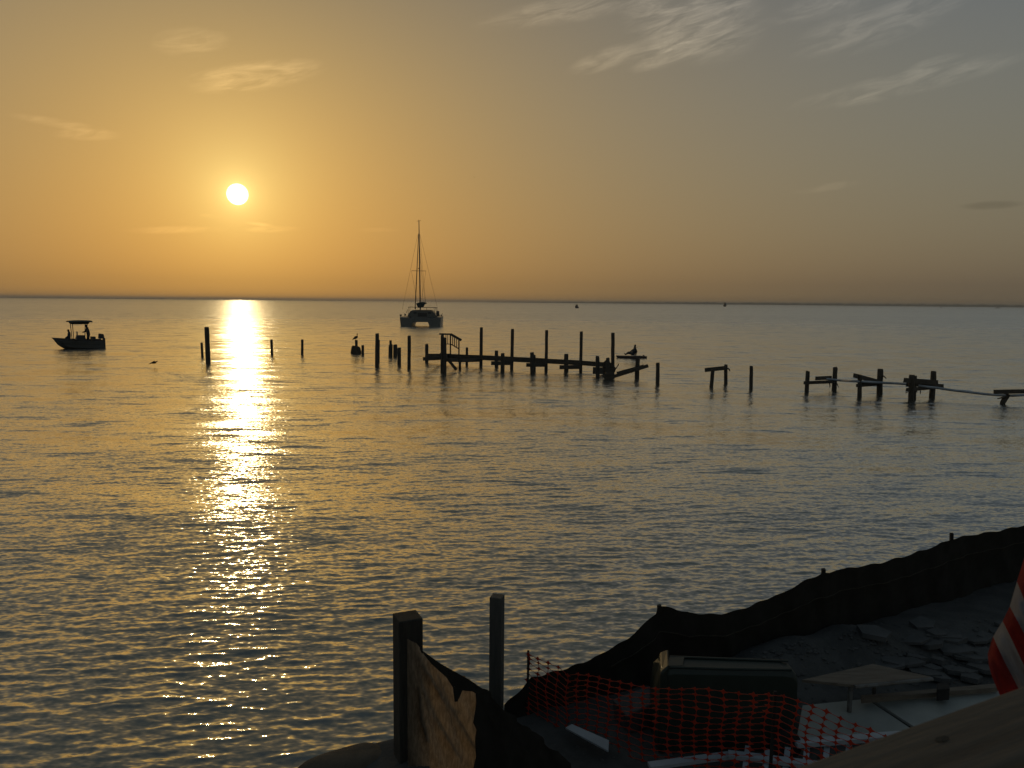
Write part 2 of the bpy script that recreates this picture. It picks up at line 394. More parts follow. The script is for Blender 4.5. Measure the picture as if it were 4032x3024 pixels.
LONE = [  # base x,y  top x,y  width, label
    (797, 1405, 794, 1349, 10, 'thin short stub just left of the tall leaning piling by the sun glitter'),
    (819, 1431, 814, 1288, 17.5, 'tall dark round piling leaning slightly, left of the sun glitter'),
    (1071, 1397, 1069, 1337, 9.5, 'short dark post nearest the sun glitter on its right side'),
    (1190, 1395, 1190, 1337, 10, 'short dark post alone between the sun glitter and the perched bird'),
    (1429, 1397, 1428, 1359, 11, 'short dark stub just right of the squat block with the bird'),
    (1484, 1446, 1485, 1313, 15, 'tall dark piling with an uneven right side, first to the right of the perched bird'),
    (1491, 1420, 1492, 1338, 8, 'slim post standing close behind the right side of the tall uneven piling'),
    (1556, 1404, 1556, 1357, 15.5, 'middle one of three short pilings standing close together'),
    (1572, 1436, 1572, 1369, 14, 'lowest right one of three short pilings standing close together'),
    (1611, 1452, 1611.5, 1322, 13, 'tall straight dark piling just left of the pier wreck'),
    (2589, 1512, 2590, 1428, 15.5, 'dark post with a bulge on its left, just right of the slanting broken beam'),
    (2957, 1533, 2958, 1441, 14, 'single straight dark post between the broken frame and the white pipe'),
]
for bx, by, tx, ty, w, lab in LONE:
    tag(piling('piling', bx, by, tx, ty, w), lab, 'post', 'lone pilings standing in the water')
# left one of the three, stepped top
t = thing('piling', onz(1538, 1404), 'left one of three short pilings, with a narrower stepped top', 'post', 'lone pilings standing in the water')
piling('shaft', 1538, 1404, 1538, 1357, 15.5, parent=t); Y0 = onz(1538, 1404).y
MB().tube([aty(1538, 1360, Y0), aty(1538, 1340, Y0)], wid(9, Y0) / 2, 9, jit=.05).build('top_stub', 'wood_wet', t)
# bulge on the post by the slanting beam
# squat block with a post on top
Yb = onz(1401, 1391).y
t = thing('mooring_stump', onz(1401, 1391), 'squat dark block in the water topped by a short post with a bird', 'stump')
mb = MB(); prof = [(1383, 1394, 0), (1381, 1386, .1), (1385, 1366, .5), (1388, 1360, .8), (1413, 1364, .8), (1418, 1369, .5), (1422, 1385, .1), (1420, 1394, 0)]
fr = [aty(x, y, Yb - .3) for x, y, _ in prof]; mid = [aty(x + (1402 - x) * -.04, y, Yb + .05) for x, y, _ in prof]; bk = [aty(1402 + (x - 1402) * .9, y, Yb + .45) for x, y, _ in prof]
for q in (fr, mid, bk): q[0].z = q[-1].z = -.6
k = len(prof); vs = fr + mid + bk; fs = [list(range(k))[::-1], [2 * k + i for i in range(k)]]
for L_ in (0, 1):
    for i in range(k): fs.append([L_ * k + i, L_ * k + (i + 1) % k, (L_ + 1) * k + (i + 1) % k, (L_ + 1) * k + i])
mb.add(vs, fs); mb.build('block', 'wood_wet', t, bevel=.04)
MB().tube([aty(1403, 1372, Yb), aty(1403, 1350, Yb), aty(1402.5, 1339, Yb)], [wid(11, Yb) / 2] * 3, 10, jit=.05, topjit=.08).build('post', 'wood_wet', t)

PIER = thing('ruined_pier', onz(2050, 1455), 'long wreck of a wooden pier with tall posts, stringers and a leftover stair rail', 'pier')
PT = [  # far row: base x,y, top x,y, width
    (1680, 1425, 1680, 1355, 13), (1838, 1436, 1839, 1368, 10.5), (1894, 1441, 1895.5, 1289, 12.5), (2015, 1453, 2018.5, 1295, 12.5), (2150, 1460, 2152.5, 1300, 13),
    (2286, 1465, 2289, 1305, 12.5), (2412, 1473, 2413.5, 1310, 14)]
PN = [(1741, 1466, 1742, 1319, 13), (1751, 1467, 1752, 1329, 13), (1811, 1455, 1811, 1406, 10), (1955, 1442, 1955.5, 1380, 15), (1979, 1465, 1979.5, 1391, 15), (2095, 1470, 2095, 1387, 15.5),
      (2106, 1462, 2106, 1397, 7), (2229.5, 1462, 2229.5, 1393, 18), (2353, 1485, 2353, 1402, 15.5), (2393, 1493, 2393, 1409, 14)]
for q in PT + PN: piling('piling', *q, parent=PIER)
def fry(x):                                     # depth of the far row at a pixel column
    xs = [q[0] for q in PT]; Ys = [onz(q[0], q[1]).y for q in PT]; return float(np.interp(x, xs, Ys))
def nry(x):
    P_ = [(1741, 1466), (1979, 1465), (2095, 1470), (2229, 1474), (2353, 1485), (2393, 1493)]
    return float(np.interp(x, [q[0] for q in P_], [onz(*q).y for q in P_]))
# stringers along the far row
ST = [(1676, 1393, 1414), (1770, 1395, 1411), (1840, 1398, 1414), (1896, 1400, 1416), (2018, 1406, 1423), (2152, 1413, 1430), (2289, 1421, 1437), (2405, 1430, 1446)]
for (xa, a0, a1), (xb, b0, b1) in zip(ST, ST[1:]):
    Ya, Yb_ = fry(xa) - .22, fry(xb) - .22
    pa, pb = aty(xa, (a0 + a1) / 2, Ya), aty(xb + 2, (b0 + b1) / 2, Yb_)
    MB().beam(pa, pb, wid((a1 - a0 + b1 - b0) / 2 + 2.5, Ya), .07 + rnd.uniform(0, .02), jag=.02).build('stringer', 'plank', PIER)
for xa, ya, xb, yb, h in ((1668, 1413, 1738, 1411, 11), (1735, 1400, 1760, 1402, 18), (1755, 1417, 1812, 1419, 12), (1806, 1420, 1894, 1418, 11), (1936, 1430, 2016, 1430, 12.5), (2074, 1437, 2150, 1437, 12), (2205, 1446, 2286, 1445, 13), (2337, 1459, 2381, 1460, 25)):
    Ya, Yb_ = nry(xa) + .05, fry(xb) - .3
    MB().beam(aty(xa, ya, Ya), aty(xb, yb, Yb_), wid(h + 3, Ya), .10).build('cross_beam', 'plank', PIER)
Yn = nry(1780)
MB().beam(aty(1762, 1413, Yn), aty(1797, 1456, Yn + .3), wid(11, Yn), .06).build('brace', 'plank', PIER)
# stair rail
Yr = nry(1760) + .1; rp = [(1729, 1315, 0), (1776, 1316, .1), (1816, 1339.5, .35)]
rl = MB(); P3 = [aty(x, y, Yr + dy_) for x, y, dy_ in rp]
rl.beam(P3[0], P3[1], wid(6, Yr), .14); rl.beam(P3[1] + Vector((-.02, 0, .0)), P3[2], wid(9, Yr), .14)
RAIL = rl.build('stair_rail', 'plank', PIER)
Q3 = [aty(1757, 1354.5, Yr), aty(1774, 1354.5, Yr + .1), aty(1806, 1373, Yr + .3)]
q = MB(); q.beam(Q3[0], Q3[1], wid(3, Yr), .06); q.beam(Q3[1], Q3[2], wid(4, Yr), .06); q.build('lower_rail', 'plank', RAIL)
for x, y0, y1, w, dy_ in ((1756, 1317, 1354, 2.5, .02), (1763, 1317, 1354, 2.5, .05), (1782.5, 1322, 1359, 3.2, .15), (1790, 1327, 1363, 3.6, .2), (1798, 1332, 1368, 3, .25)):
    MB().beam(aty(x, y0, Yr + dy_), aty(x, y1, Yr + dy_), .05, wid(w, Yr), uph=Vector((0, 1, 0))).build('baluster', 'plank', RAIL)
for x, y0, y1, dy_ in ((1773.5, 1317, 1402, .1), (1807, 1338, 1402, .33)):
    MB().beam(aty(x, y0, Yr + dy_), aty(x, y1, Yr + dy_), .09, wid(5.2, Yr), uph=Vector((0, 1, 0))).build('newel_post', 'plank', RAIL)
# jumble at the pier's broken right end
Yc = nry(2393)
def plate(name, pts, Y, th, m, parent):
    a = [aty(x, y, Y - th / 2) for x, y in pts]; b = [aty(x, y, Y + th / 2) for x, y in pts]; n = len(pts)
    return MB().add(a + b, [list(range(n))[::-1], [n + i for i in range(n)]] + [[i, (i + 1) % n, n + (i + 1) % n, n + i] for i in range(n)]).build(name, m, parent)
plate('broken_board', [(2371, 1431), (2387, 1416), (2395, 1414), (2384, 1474), (2374, 1470)], Yc + .35, .08, 'plank', PIER)
plate('broken_board', [(2398, 1418), (2405, 1431), (2424, 1447), (2423, 1462), (2400, 1490), (2392, 1490)], Yc + .15, .07, 'plank', PIER)
plate('broken_board', [(2379, 1474), (2400, 1458), (2418, 1462), (2420, 1490), (2410, 1496), (2382, 1497), (2374, 1482)], Yc - .2, .25, 'plank', PIER)
MB().beam(aty(2423, 1455, Yc), aty(2437, 1432.5, Yc - .1), .05, wid(3, Yc)).build('stick', 'plank', PIER)
t = thing('fallen_beam', onz(2440, 1490), 'pair of broken planks slanting up from the water, propped on a short leaning post', 'beam')
piling('prop_post', 2508, 1490, 2511.5, 1410, 18, parent=t)
Yp = onz(2508, 1490).y
MB().beam(aty(2408, 1485, Yc - .3), aty(2552, 1440, Yp - .22), wid(13, Yp), .06, jag=.04).build('plank', 'plank', t)
MB().beam(aty(2430, 1469, Yc - .1), aty(2535, 1440, Yp + .22), wid(10, Yp), .06, jag=.04).build('plank', 'plank', t)

# broken frame
Yf = onz(2858, 1512).y
t = thing('timber_frame', onz(2830, 1517), 'two short dark legs joined by one tilted beam like a broken table', 'pier remains')
piling('leg', 2801, 1522, 2807, 1452, 15, parent=t); piling('leg', 2857.5, 1512, 2858, 1435, 15, parent=t)
MB().beam(aty(2775.5, 1457, Yf - .3), aty(2862, 1448, Yf - .2), wid(15.5, Yf), .09, jag=.02).build('crossbeam', 'plank', t)
MB().tube([aty(2865, 1450, Yf), aty(2871, 1454, Yf - .05), aty(2875, 1462, Yf - .05)], [.05, .045, .02], 6).build('bent_strap', 'wood_wet', t)

# bents carrying the white pipe
def bent(label, posts, beams, straps=()):
    t = thing('pier_bent', onz(posts[0][0], posts[0][1]), label, 'pier remains', 'pier bents under the white pipe')
    for q in posts: piling('post', *q, parent=t)
    for xa, ya, xb, yb, h, da, db in beams:
        Ya = onz(posts[0][0], posts[0][1]).y + da; Yb_ = onz(posts[-1][0], posts[-1][1]).y + db
        MB().beam(aty(xa, ya, Ya), aty(xb, yb, Yb_), wid(h, Ya), .08, jag=.03).build('crossbeam', 'plank', t)
    for pts in straps:
        Ya = onz(posts[-1][0], posts[-1][1]).y - .2
        MB().tube([aty(x, y, Ya) for x, y in pts], [.03] * (len(pts) - 1) + [.015], 6).build('hanging_strap', 'wood_wet', t)
    return t
bent('left bent of two posts and a crossbeam where the white pipe begins',
     [(3176, 1544, 3181, 1461, 16), (3285, 1534, 3288.5, 1446, 17.5)],
     [(3167, 1507.5, 3285, 1503, 12.5, -.28, -.2), (3213, 1490, 3273, 1487, 15, -.2, .25)], [[(3266, 1508), (3268, 1520), (3267, 1527)], [(3294, 1508), (3303, 1526)]])
bent('middle bent with a board slanting down from its left post, carrying the white pipe',
     [(3384, 1564, 3386, 1476, 16.5), (3463, 1551, 3465.5, 1452, 22.5)],
     [(3362, 1478, 3462, 1504, 17, -.25, -.3), (3374, 1518, 3462, 1512, 13, -.2, .2), (3395, 1507, 3470, 1506, 18, .3, .3)], [[(3476, 1478), (3484, 1485), (3490, 1492)]])
bent('right bent with stacked boards and a split post top, carrying the white pipe',
     [(3588, 1577, 3591, 1476, 22), (3599, 1574, 3603, 1479, 14), (3670, 1565, 3677, 1462, 21)],
     [(3560, 1497, 3690, 1506, 19, -.3, -.3), (3570, 1535, 3690, 1524, 14, -.25, .2), (3590, 1513, 3713, 1519, 14, .25, .3), (3570, 1514, 3690, 1512, 16, .35, .35)],
     [[(3610, 1538), (3611, 1546)], [(3624, 1538), (3624, 1552)], [(3566, 1547), (3574, 1545)]])
# the pipe
pk = [(3236, 1490, 3285, 1534, -.5), (3300, 1497, 3285, 1534, -.45), (3350, 1500, 3384, 1560, .0), (3400, 1503, 3384, 1564, .0), (3463, 1506.5, 3463, 1551, -.5), (3520, 1509, 3500, 1556, -.5),
      (3585, 1514, 3590, 1575, .5), (3640, 1522, 3640, 1570, -.3), (3690, 1527.5, 3670, 1565, -.6), (3751, 1536.5, 3670, 1568, -.6), (3812, 1543.5, 3750, 1575, -.6), (3874, 1551, 3874, 1583, 0), (3936, 1556, 3936, 1590, 0), (3990, 1557.5, 3945, 1592, 0), (4060, 1553, 3945, 1596, 0), (4150, 1546, 3945, 1600, 0)]
pp = [aty(x, y, onz(bx, by).y + o_) for x, y, bx, by, o_ in pk]
def smooth_path(P_, n=6):
    out = []
    for i in range(len(P_) - 1):
        a = P_[max(i - 1, 0)]; b = P_[i]; c = P_[i + 1]; d = P_[min(i + 2, len(P_) - 1)]
        for j in range(n):
            u = j / n
            out.append(.5 * ((2 * b) + (c - a) * u + (2 * a - 5 * b + 4 * c - d) * u * u + (3 * b - a - 3 * c + d) * u ** 3))
    return out + [P_[-1]]
tag(MB().tube(smooth_path(pp), .062, 12).build('pipe', 'pipe', smooth=True), 'long pale plastic pipe sagging across the broken bents at right', 'pipe')
t = thing('pier_bent', onz(3945, 1591), 'bent at the right edge, a wide plank on one slanting leg', 'pier remains', 'pier bents under the white pipe')
Yl = onz(3945, 1591).y
MB().tube([aty(3943, 1615, Yl), aty(3948, 1585, Yl), aty(3966, 1553, Yl + .05)], [.13, .125, .15], 10, jit=.06).build('leg', 'wood_wet', t)
MB().tube([aty(3966, 1562, Yl - .05), aty(3945, 1566, Yl - .1), aty(3927, 1570, Yl - .1)], [.05, .04, .02], 6).build('splinter', 'wood_wet', t)
MB().beam(aty(3915, 1543, Yl - .35), aty(4180, 1538, Yl + .3), wid(16, Yl), .09, jag=.03).build('plank', 'plank', t)

# ------------------------------------------------------------------ boats
def frame(org, heading):                        # local x forward, y to port, z up
    h = Vector((math.cos(heading), math.sin(heading), 0))
    return Matrix.Translation(org) @ Matrix((h, Vector((-h.y, h.x, 0)), Vector((0, 0, 1)))).transposed().to_4x4()
def hull(mb, L, B, sheer, keel, chine=.82, n=18, bow=.55, flare=.12, stern=.92, cy=0.0, deck=True, rake=.10):
    """open-topped or decked hull from stern (x=-L/2) to bow (x=L/2)"""
    rows = []
    for i in range(n + 1):
        t = i / n; w = B / 2 * (stern + (1 - stern) * math.sin(min(1, t / .45) * math.pi / 2)) * (1 - max(0, (t - (1 - bow)) / bow) ** 2.3)
        w = max(w, .012); sh = sheer(t); kl = keel(t); x = -L / 2 + L * t
        ch = kl + (sh - kl) * (.22 + .25 * t ** 3); xr = lambda z: x + rake * L * t ** 6 * ((z - kl) / max(sh - kl, .01) - .5)
        half = [(0, kl), (w * (chine - .25 * t ** 3), ch), (w * (1 - flare * .3), (ch + sh) / 2), (w * (1 + flare * t * .5), sh)]
        row = [Vector((xr(z), cy + y, z)) for y, z in half[::-1]] + [Vector((xr(z), cy - y, z)) for y, z in half[1:]]
        rows.append(row)
    mb.grid(rows); w = len(rows[0])
    mb.add(rows[0], [list(range(w))])
    if deck:
        mb.grid([[r[0] - Vector((0, 0, deck_drop(deck))), r[-1] - Vector((0, 0, deck_drop(deck)))] for r in rows])
    return rows
def deck_drop(d): return 0.03 if d is True else d

def human(name, org, J, E_, label, shirt='shirt', T=None, cap=True, hair=True, bm='shirt'):
    """one continuous skinned body from joints J {name:(pos, radius)} and edges E_"""
    names = list(J); me = bpy.data.meshes.new(name)
    pts = [Vector(J[k][0]) for k in names]
    if T: pts = [T @ p for p in pts]
    me.from_pydata([tuple(p - org) for p in pts], [(names.index(a), names.index(b)) for a, b in E_], [])
    me.materials.append(M[bm])
    ob = bpy.data.objects.new(name, me); COL.objects.link(ob); ob.location = org; ORG[ob.name] = Vector(org)
    sk = ob.modifiers.new('skin', 'SKIN'); sk.use_smooth_shade = True
    lay = me.skin_vertices[0] if me.skin_vertices else None
    if lay is None:
        bpy.context.view_layer.objects.active = ob; bpy.ops.mesh.customdata_skin_add(); lay = me.skin_vertices[0]
    for i, k in enumerate(names):
        r = J[k][1]; lay.data[i].radius = r if isinstance(r, tuple) else (r, r); lay.data[i].use_root = (k == 'pelvis')
    ss = ob.modifiers.new('subdivision', 'SUBSURF'); ss.levels = 1; ss.render_levels = 1
    tag(ob, label, 'person')
    hd = pts[names.index('head')]; tp = pts[names.index('crown')]; d = (tp - hd).normalized()
    c = MB(); c.ball(hd + d * .07, .088, .10, .082, 10, 6)
    if cap: c.ball(hd + d * .06 + (J['face_dir'] if 'face_dir' in J else Vector((-.09, 0, 0))), .075, .06, .012, 10, 4)
    c.build('cap' if cap else 'hair', 'cap', ob, smooth=True)
    return ob
BE = [('pelvis', 'belly'), ('belly', 'chest'), ('chest', 'neck'), ('neck', 'head'), ('head', 'crown'), ('head', 'nose')]
for sd in 'LR':
    BE += [('chest', 'sh' + sd), ('sh' + sd, 'el' + sd), ('el' + sd, 'wr' + sd), ('wr' + sd, 'ha' + sd), ('ha' + sd, 'fi' + sd), ('ha' + sd, 'th' + sd), ('pelvis', 'hip' + sd), ('hip' + sd, 'kn' + sd), ('kn' + sd, 'an' + sd), ('an' + sd, 'to' + sd)]
RAD = dict(pelvis=(.15, .12), belly=(.15, .11), chest=(.17, .12), neck=.055, head=.085, crown=.07, nose=.018)
for sd in 'LR': RAD.update({'sh' + sd: .065, 'el' + sd: .045, 'wr' + sd: .032, 'ha' + sd: .035, 'fi' + sd: .02, 'th' + sd: .015, 'hip' + sd: .09, 'kn' + sd: .06, 'an' + sd: .042, 'to' + sd: .035})
BULK = 1.5
def joints(P_): return {k: (v, tuple(BULK * q for q in RAD[k]) if isinstance(RAD[k], tuple) else RAD[k] * (BULK if k not in ('nose', 'crown') else 1.1)) for k, v in P_.items()}

# --- motorboat at left
BO = onz(314, 1371); BO.z = 0
BT = frame(BO, math.radians(180 + 38))
boat = thing('motorboat', BO, 'dark open fishing skiff with a hard canopy and outboard, two people aboard', 'boat')
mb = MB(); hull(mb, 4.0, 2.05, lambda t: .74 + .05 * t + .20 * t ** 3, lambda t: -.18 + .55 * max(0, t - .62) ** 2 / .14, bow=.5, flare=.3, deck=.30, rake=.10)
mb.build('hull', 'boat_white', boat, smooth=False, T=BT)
g = MB()
for sg in (-1, 1):
    pts = []
    for i in range(15):
        t = i / 14; w = 1.025 * (.92 + .08 * math.sin(min(1, t / .45) * math.pi / 2)) * (1 - max(0, (t - .5) / .5) ** 2.3)
        pts.append(Vector((-2.0 + 4.0 * t + .10 * 4.0 * t ** 6 * .5, sg * max(w, .02) * (1 + .15 * t), .75 + .05 * t + .20 * t ** 3)))
    g.tube(pts, .045, 8)
g.build('gunwale', 'boat_dark', boat, smooth=True, T=BT)
MB().hexa([Vector(p) for p in ((-.62, -.42, .4), (.42, -.42, .4), (.42, .42, .4), (-.62, .42, .4), (-.42, -.38, 1.22), (.20, -.36, 1.22), (.20, .36, 1.22), (-.42, .38, 1.22))]).build('console', 'boat_dark', boat, bevel=.03, T=BT)
w_ = MB(); w_.box((.16, 0, 1.40), .02, .70, .34); w_.build('windscreen', 'alloy', boat, T=BT)
ct = MB(); rows = []
for i in range(9):
    x = -1.05 + 1.95 * i / 8; rows.append([Vector((x, y, 2.50 + .09 * (1 - (y / .82) ** 2) + .04 * math.sin(i / 8 * 3.14))) for y in (-.82, -.5, 0, .5, .82)])
ct.grid(rows); ct.grid([[p - Vector((0, 0, .07)) for p in r][::-1] for r in rows])
rim = [rows[0][j] for j in range(5)] + [rows[i][4] for i in range(1, 9)] + [rows[8][j] for j in (3, 2, 1, 0)] + [rows[i][0] for i in range(7, 0, -1)]
ct.add(rim + [p - Vector((0, 0, .07)) for p in rim], [[i, (i + 1) % len(rim), len(rim) + (i + 1) % len(rim), len(rim) + i] for i in range(len(rim))])
CAN = ct.build('canopy', 'canvas', boat, T=BT)
MB().hexa([Vector(p) for p in ((-.72, -.6, 2.25), (.62, -.6, 2.25), (.62, .6, 2.25), (-.72, .6, 2.25), (-.85, -.66, 2.46), (.75, -.66, 2.46), (.75, .66, 2.46), (-.85, .66, 2.46))]).build('gear_bag', 'canvas', CAN, bevel=.04, T=BT)
for sx_, sy_ in ((-1, -1), (-1, 1), (1, -1), (1, 1)):
    MB().tube([Vector((sx_ * .52 - .02, sy_ * .50, .5)), Vector((sx_ * .62 - .02, sy_ * .58, 2.46))], .032, 8).build('canopy_post', 'boat_dark', boat, smooth=True, T=BT)
OB = MB(); OB.hexa([Vector(p) for p in ((-2.12, -.2, .86), (-1.59, -.22, .86), (-1.59, .22, .86), (-2.12, .2, .86), (-2.05, -.17, 1.30), (-1.65, -.19, 1.36), (-1.65, .19, 1.36), (-2.05, .17, 1.30))])
OUT = OB.build('outboard_motor', 'boat_dark', boat, bevel=.06, T=BT)
MB().box((-2.07, 0, .35), .22, .14, 1.1).build('motor_leg', 'boat_dark', OUT, T=BT)
MB().box((-1.15, 0, .70), .35, .8, .75).build('seat_box', 'boat_dark', boat, bevel=.03, T=BT)
# helmsman behind the console
dk = .48
H = dict(pelvis=(-.78, 0, dk + .82), belly=(-.76, 0, dk + 1.0), chest=(-.70, 0, dk + 1.28), neck=(-.67, 0, dk + 1.46), head=(-.64, 0, dk + 1.58), crown=(-.63, 0, dk + 1.68), nose=(-.54, 0, dk + 1.58))
for sd, y in (('L', 1), ('R', -1)):
    H.update({'sh' + sd: (-.70, y * .20, dk + 1.38), 'el' + sd: (-.62, y * .30, dk + 1.12), 'wr' + sd: (-.42, y * .22, dk + 1.03), 'ha' + sd: (-.36, y * .20, dk + 1.02), 'fi' + sd: (-.28, y * .19, dk + 1.0), 'th' + sd: (-.35, y * .15, dk + 1.05),
              'hip' + sd: (-.78, y * .10, dk + .76), 'kn' + sd: (-.74, y * .12, dk + .42), 'an' + sd: (-.80, y * .13, dk + .08), 'to' + sd: (-.66, y * .15, dk + .03)})
human('person', BT @ Vector((-.78, 0, dk)), joints(H), BE, 'person in dark clothes standing at the skiff helm under the canopy', T=BT)
# person seated on the bow
H = dict(pelvis=(.85, .1, .92), belly=(0.84, .1, 1.08), chest=(0.82, .1, 1.34), neck=(0.84, .1, 1.52), head=(0.87, .1, 1.64), crown=(0.88, .1, 1.74), nose=(0.97, .1, 1.64))
for sd, y in (('L', 1), ('R', -1)):
    H.update({'sh' + sd: (0.82, .1 + y * .19, 1.44), 'el' + sd: (0.86, .1 + y * .27, 1.18), 'wr' + sd: (1.04, .1 + y * .2, 1.04), 'ha' + sd: (1.10, .1 + y * .18, 1.0), 'fi' + sd: (1.17, .1 + y * .17, .97), 'th' + sd: (1.10, .1 + y * .13, 1.03),
              'hip' + sd: (0.85, .1 + y * .10, .88), 'kn' + sd: (1.25, .1 + y * .13, .88), 'an' + sd: (1.30, .1 + y * .13, .54), 'to' + sd: (1.42, .1 + y * .14, .50)})
human('person', BT @ Vector((0.85, .1, .6)), joints(H), BE, 'person with a dark cap sitting forward on the skiff, left of the canopy', T=BT)
MB().box((0.82, .1, .62), .45, .6, .5).build('bow_seat', 'boat_dark', boat, bevel=.03, T=BT)

# --- catamaran
CO = onz(1655, 1286); CO.z = 0; km = CO.y / F / math.cos(PITCH)
def cl(zx, zy, y=0.0): return Vector(((zx - 1040) / 11.06 * km, y, (1278 - zy) / 11.06 * km))   # local: x right, y away, z up
CTm = Matrix.Translation(CO)
cat = thing('catamaran', CO, 'anchored sailing catamaran with a bare tall mast, seen end on', 'boat')
def stern_section(mb, prof, ys):
    rows = []
    for y, sxy, sz in ys:
        cx = sum(p[0] for p in prof) / len(prof)
        rows.append([Vector((cx + (p[0] - cx) * sxy, y, p[2] * sz if p[2] > 0 else p[2])) for p in prof])
    k = len(prof)
    for r in rows: mb.v += r
    n0 = len(mb.v) - k * len(rows)
    for i in range(len(rows) - 1):
        for j in range(k): mb.f.append([n0 + i * k + j, n0 + i * k + (j + 1) % k, n0 + (i + 1) * k + (j + 1) % k, n0 + (i + 1) * k + j])
    mb.f.append([n0 + j for j in range(k)][::-1]); mb.f.append([n0 + (len(rows) - 1) * k + j for j in range(k)])
ys = ((0, .96, .92), (.5, 1.0, 1), (4, 1.0, 1.02), (7.5, .8, 1.06), (9.8, .35, 1.1), (10.6, .05, 1.12))
for zp in ([(140, 870), (165, 1100), (180, 1300), (260, 1350), (600, 1350), (680, 1200), (720, 1130), (760, 880)],
           [(1300, 880), (1360, 1090), (1400, 1180), (1430, 1350), (1840, 1350), (1905, 1280), (1920, 1100), (1938, 860)]):
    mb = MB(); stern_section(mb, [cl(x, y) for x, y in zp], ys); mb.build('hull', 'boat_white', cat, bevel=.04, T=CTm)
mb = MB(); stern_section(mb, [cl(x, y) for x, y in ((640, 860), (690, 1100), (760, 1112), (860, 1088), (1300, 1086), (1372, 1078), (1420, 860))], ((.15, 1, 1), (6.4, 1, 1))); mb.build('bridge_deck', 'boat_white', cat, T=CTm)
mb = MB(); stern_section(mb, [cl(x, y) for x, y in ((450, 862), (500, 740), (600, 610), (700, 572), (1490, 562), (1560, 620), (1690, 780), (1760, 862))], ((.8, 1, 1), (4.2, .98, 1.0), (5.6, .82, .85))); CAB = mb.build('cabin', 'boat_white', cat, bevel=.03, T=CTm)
MB().box(cl(1110, 770, .78), 400 / 11.06 * km, .05, 160 / 11.06 * km).build('companionway', 'boat_dark', CAB, T=CTm)
for zx in (800, 1420): MB().box(cl(zx, 690, .78), 130 / 11.06 * km, .05, 75 / 11.06 * km).build('window', 'boat_dark', CAB, T=CTm)
bm_ = MB(); bm_.hexa([cl(505, 452, .3), cl(1725, 468, .3), cl(1725, 468, 2.6), cl(505, 452, 2.6), cl(505, 436, .3), cl(1725, 448, .3), cl(1725, 448, 2.6), cl(505, 436, 2.6)])
BIM = bm_.build('bimini', 'canvas', cat, T=CTm)
for zx, y in ((515, .35), (515, 2.5), (1620, .35), (1690, .35), (1690, 2.5), (770, 2.5), (1250, 2.5)):
    MB().tube([cl(zx + (60 if zx > 1600 else 0), 850, y), cl(zx, 455, y)], .035, 6).build('support', 'alloy', BIM, T=CTm)
mm = MB(); mt = cl(1043, 0); top = aty(1649.5, 868, CO.y + 3.0) - CO; bot = cl(957, 565, 3.0)
mm.tube([bot, bot.lerp(top, .35), bot.lerp(top, .65), top], [.12, .12, .11, .07], 10); MAST = mm.build('mast', 'alloy', cat, smooth=True, T=CTm)
def ap(x, y, Y): return aty(x, y, CO.y + Y) - CO
MB().tube([ap(1620, 1066, 3), ap(1677.5, 1067, 3)], .045, 6).build('spreader', 'alloy', MAST, T=CTm)
for pts, r in (([(1641, 871), (1657, 868.5)], .03), ([(1649, 868), (1649, 864)], .02), ([(1646, 1058), (1652, 1056)], .08)):
    MB().tube([ap(*pts[0], 3), ap(*pts[1], 3)], r, 6).build('masthead_gear', 'alloy', MAST, T=CTm)
MB().tube([ap(1634.5, 1216, 8.5), ap(1641, 1080, 6.5), ap(1648, 920, 3.4)], [.085, .085, .05], 8).build('furled_headsail', 'canvas', MAST, smooth=True, T=CTm)
for a, b, ya, yb in (((1653, 921), (1721, 1207), 3, 3.5), ((1645, 924), (1584, 1219), 3, 3.5), ((1620, 1067), (1642, 1185), 3, 3), ((1677, 1067), (1660, 1180), 3, 3), ((1653, 924), (1676, 1192), 3, 1.0), ((1651, 940), (1666, 1184), 3, 1.0), ((1655, 1010), (1674, 1190), 3, 2)):
    MB().tube([ap(*a, ya), ap(*b, yb)], .018, 5).build('shroud', 'rig', MAST, T=CTm)
bo = MB(); stern_section(bo, [cl(x, y) for x, y in ((865, 280), (905, 380), (940, 452), (1085, 452), (1150, 400), (1225, 330), (1330, 285), (1310, 262), (1230, 238), (1030, 232))], ((-.6, .8, .98), (-.2, 1, 1), (1.6, .7, 1.02), (3.0, .4, 1.0)))
bo.build('stowed_mainsail', 'canvas', MAST, T=CTm)
MB().hexa([cl(1745, 825, -.2), cl(1860, 825, -.2), cl(1860, 825, .3), cl(1745, 825, .3), cl(1745, 598, -.2), cl(1852, 598, -.2), cl(1852, 598, .3), cl(1745, 598, .3)]).build('outboard_motor', 'boat_dark', cat, bevel=.04, T=CTm)
for pts, r in ((((150, 870), (145, 740), (235, 770), (235, 870)), .03), (((1870, 870), (1870, 750), (1965, 750), (1930, 870)), .025), (((345, 850), (345, 700)), .03)):
    MB().tube([cl(x, y, .3) for x, y in pts], r, 6).build('stern_rail', 'alloy', cat, T=CTm)
for zx, zy, r in ((190, 810, .16), (385, 775, .14), (1955, 790, .10)):
    MB().ball(cl(zx, zy, .3), r, .1, r * 1.3, 10, 7).build('fender', 'boat_dark', cat, smooth=True, T=CTm)
for (x0, y0), (x1, y1) in (((430, 690), (470, 540)), ((1940, 830), (1975, 690))):
    MB().hexa([cl(x0, y0, .3), cl(x0 + 25, y0, .3), cl(x0 + 25, y0, .36), cl(x0, y0, .36), cl(x1, y1, .3), cl(x1 + 15, y1, .3), cl(x1 + 15, y1, .36), cl(x1, y1, .36)]).build('ensign', 'boat_dark', cat, T=CTm)

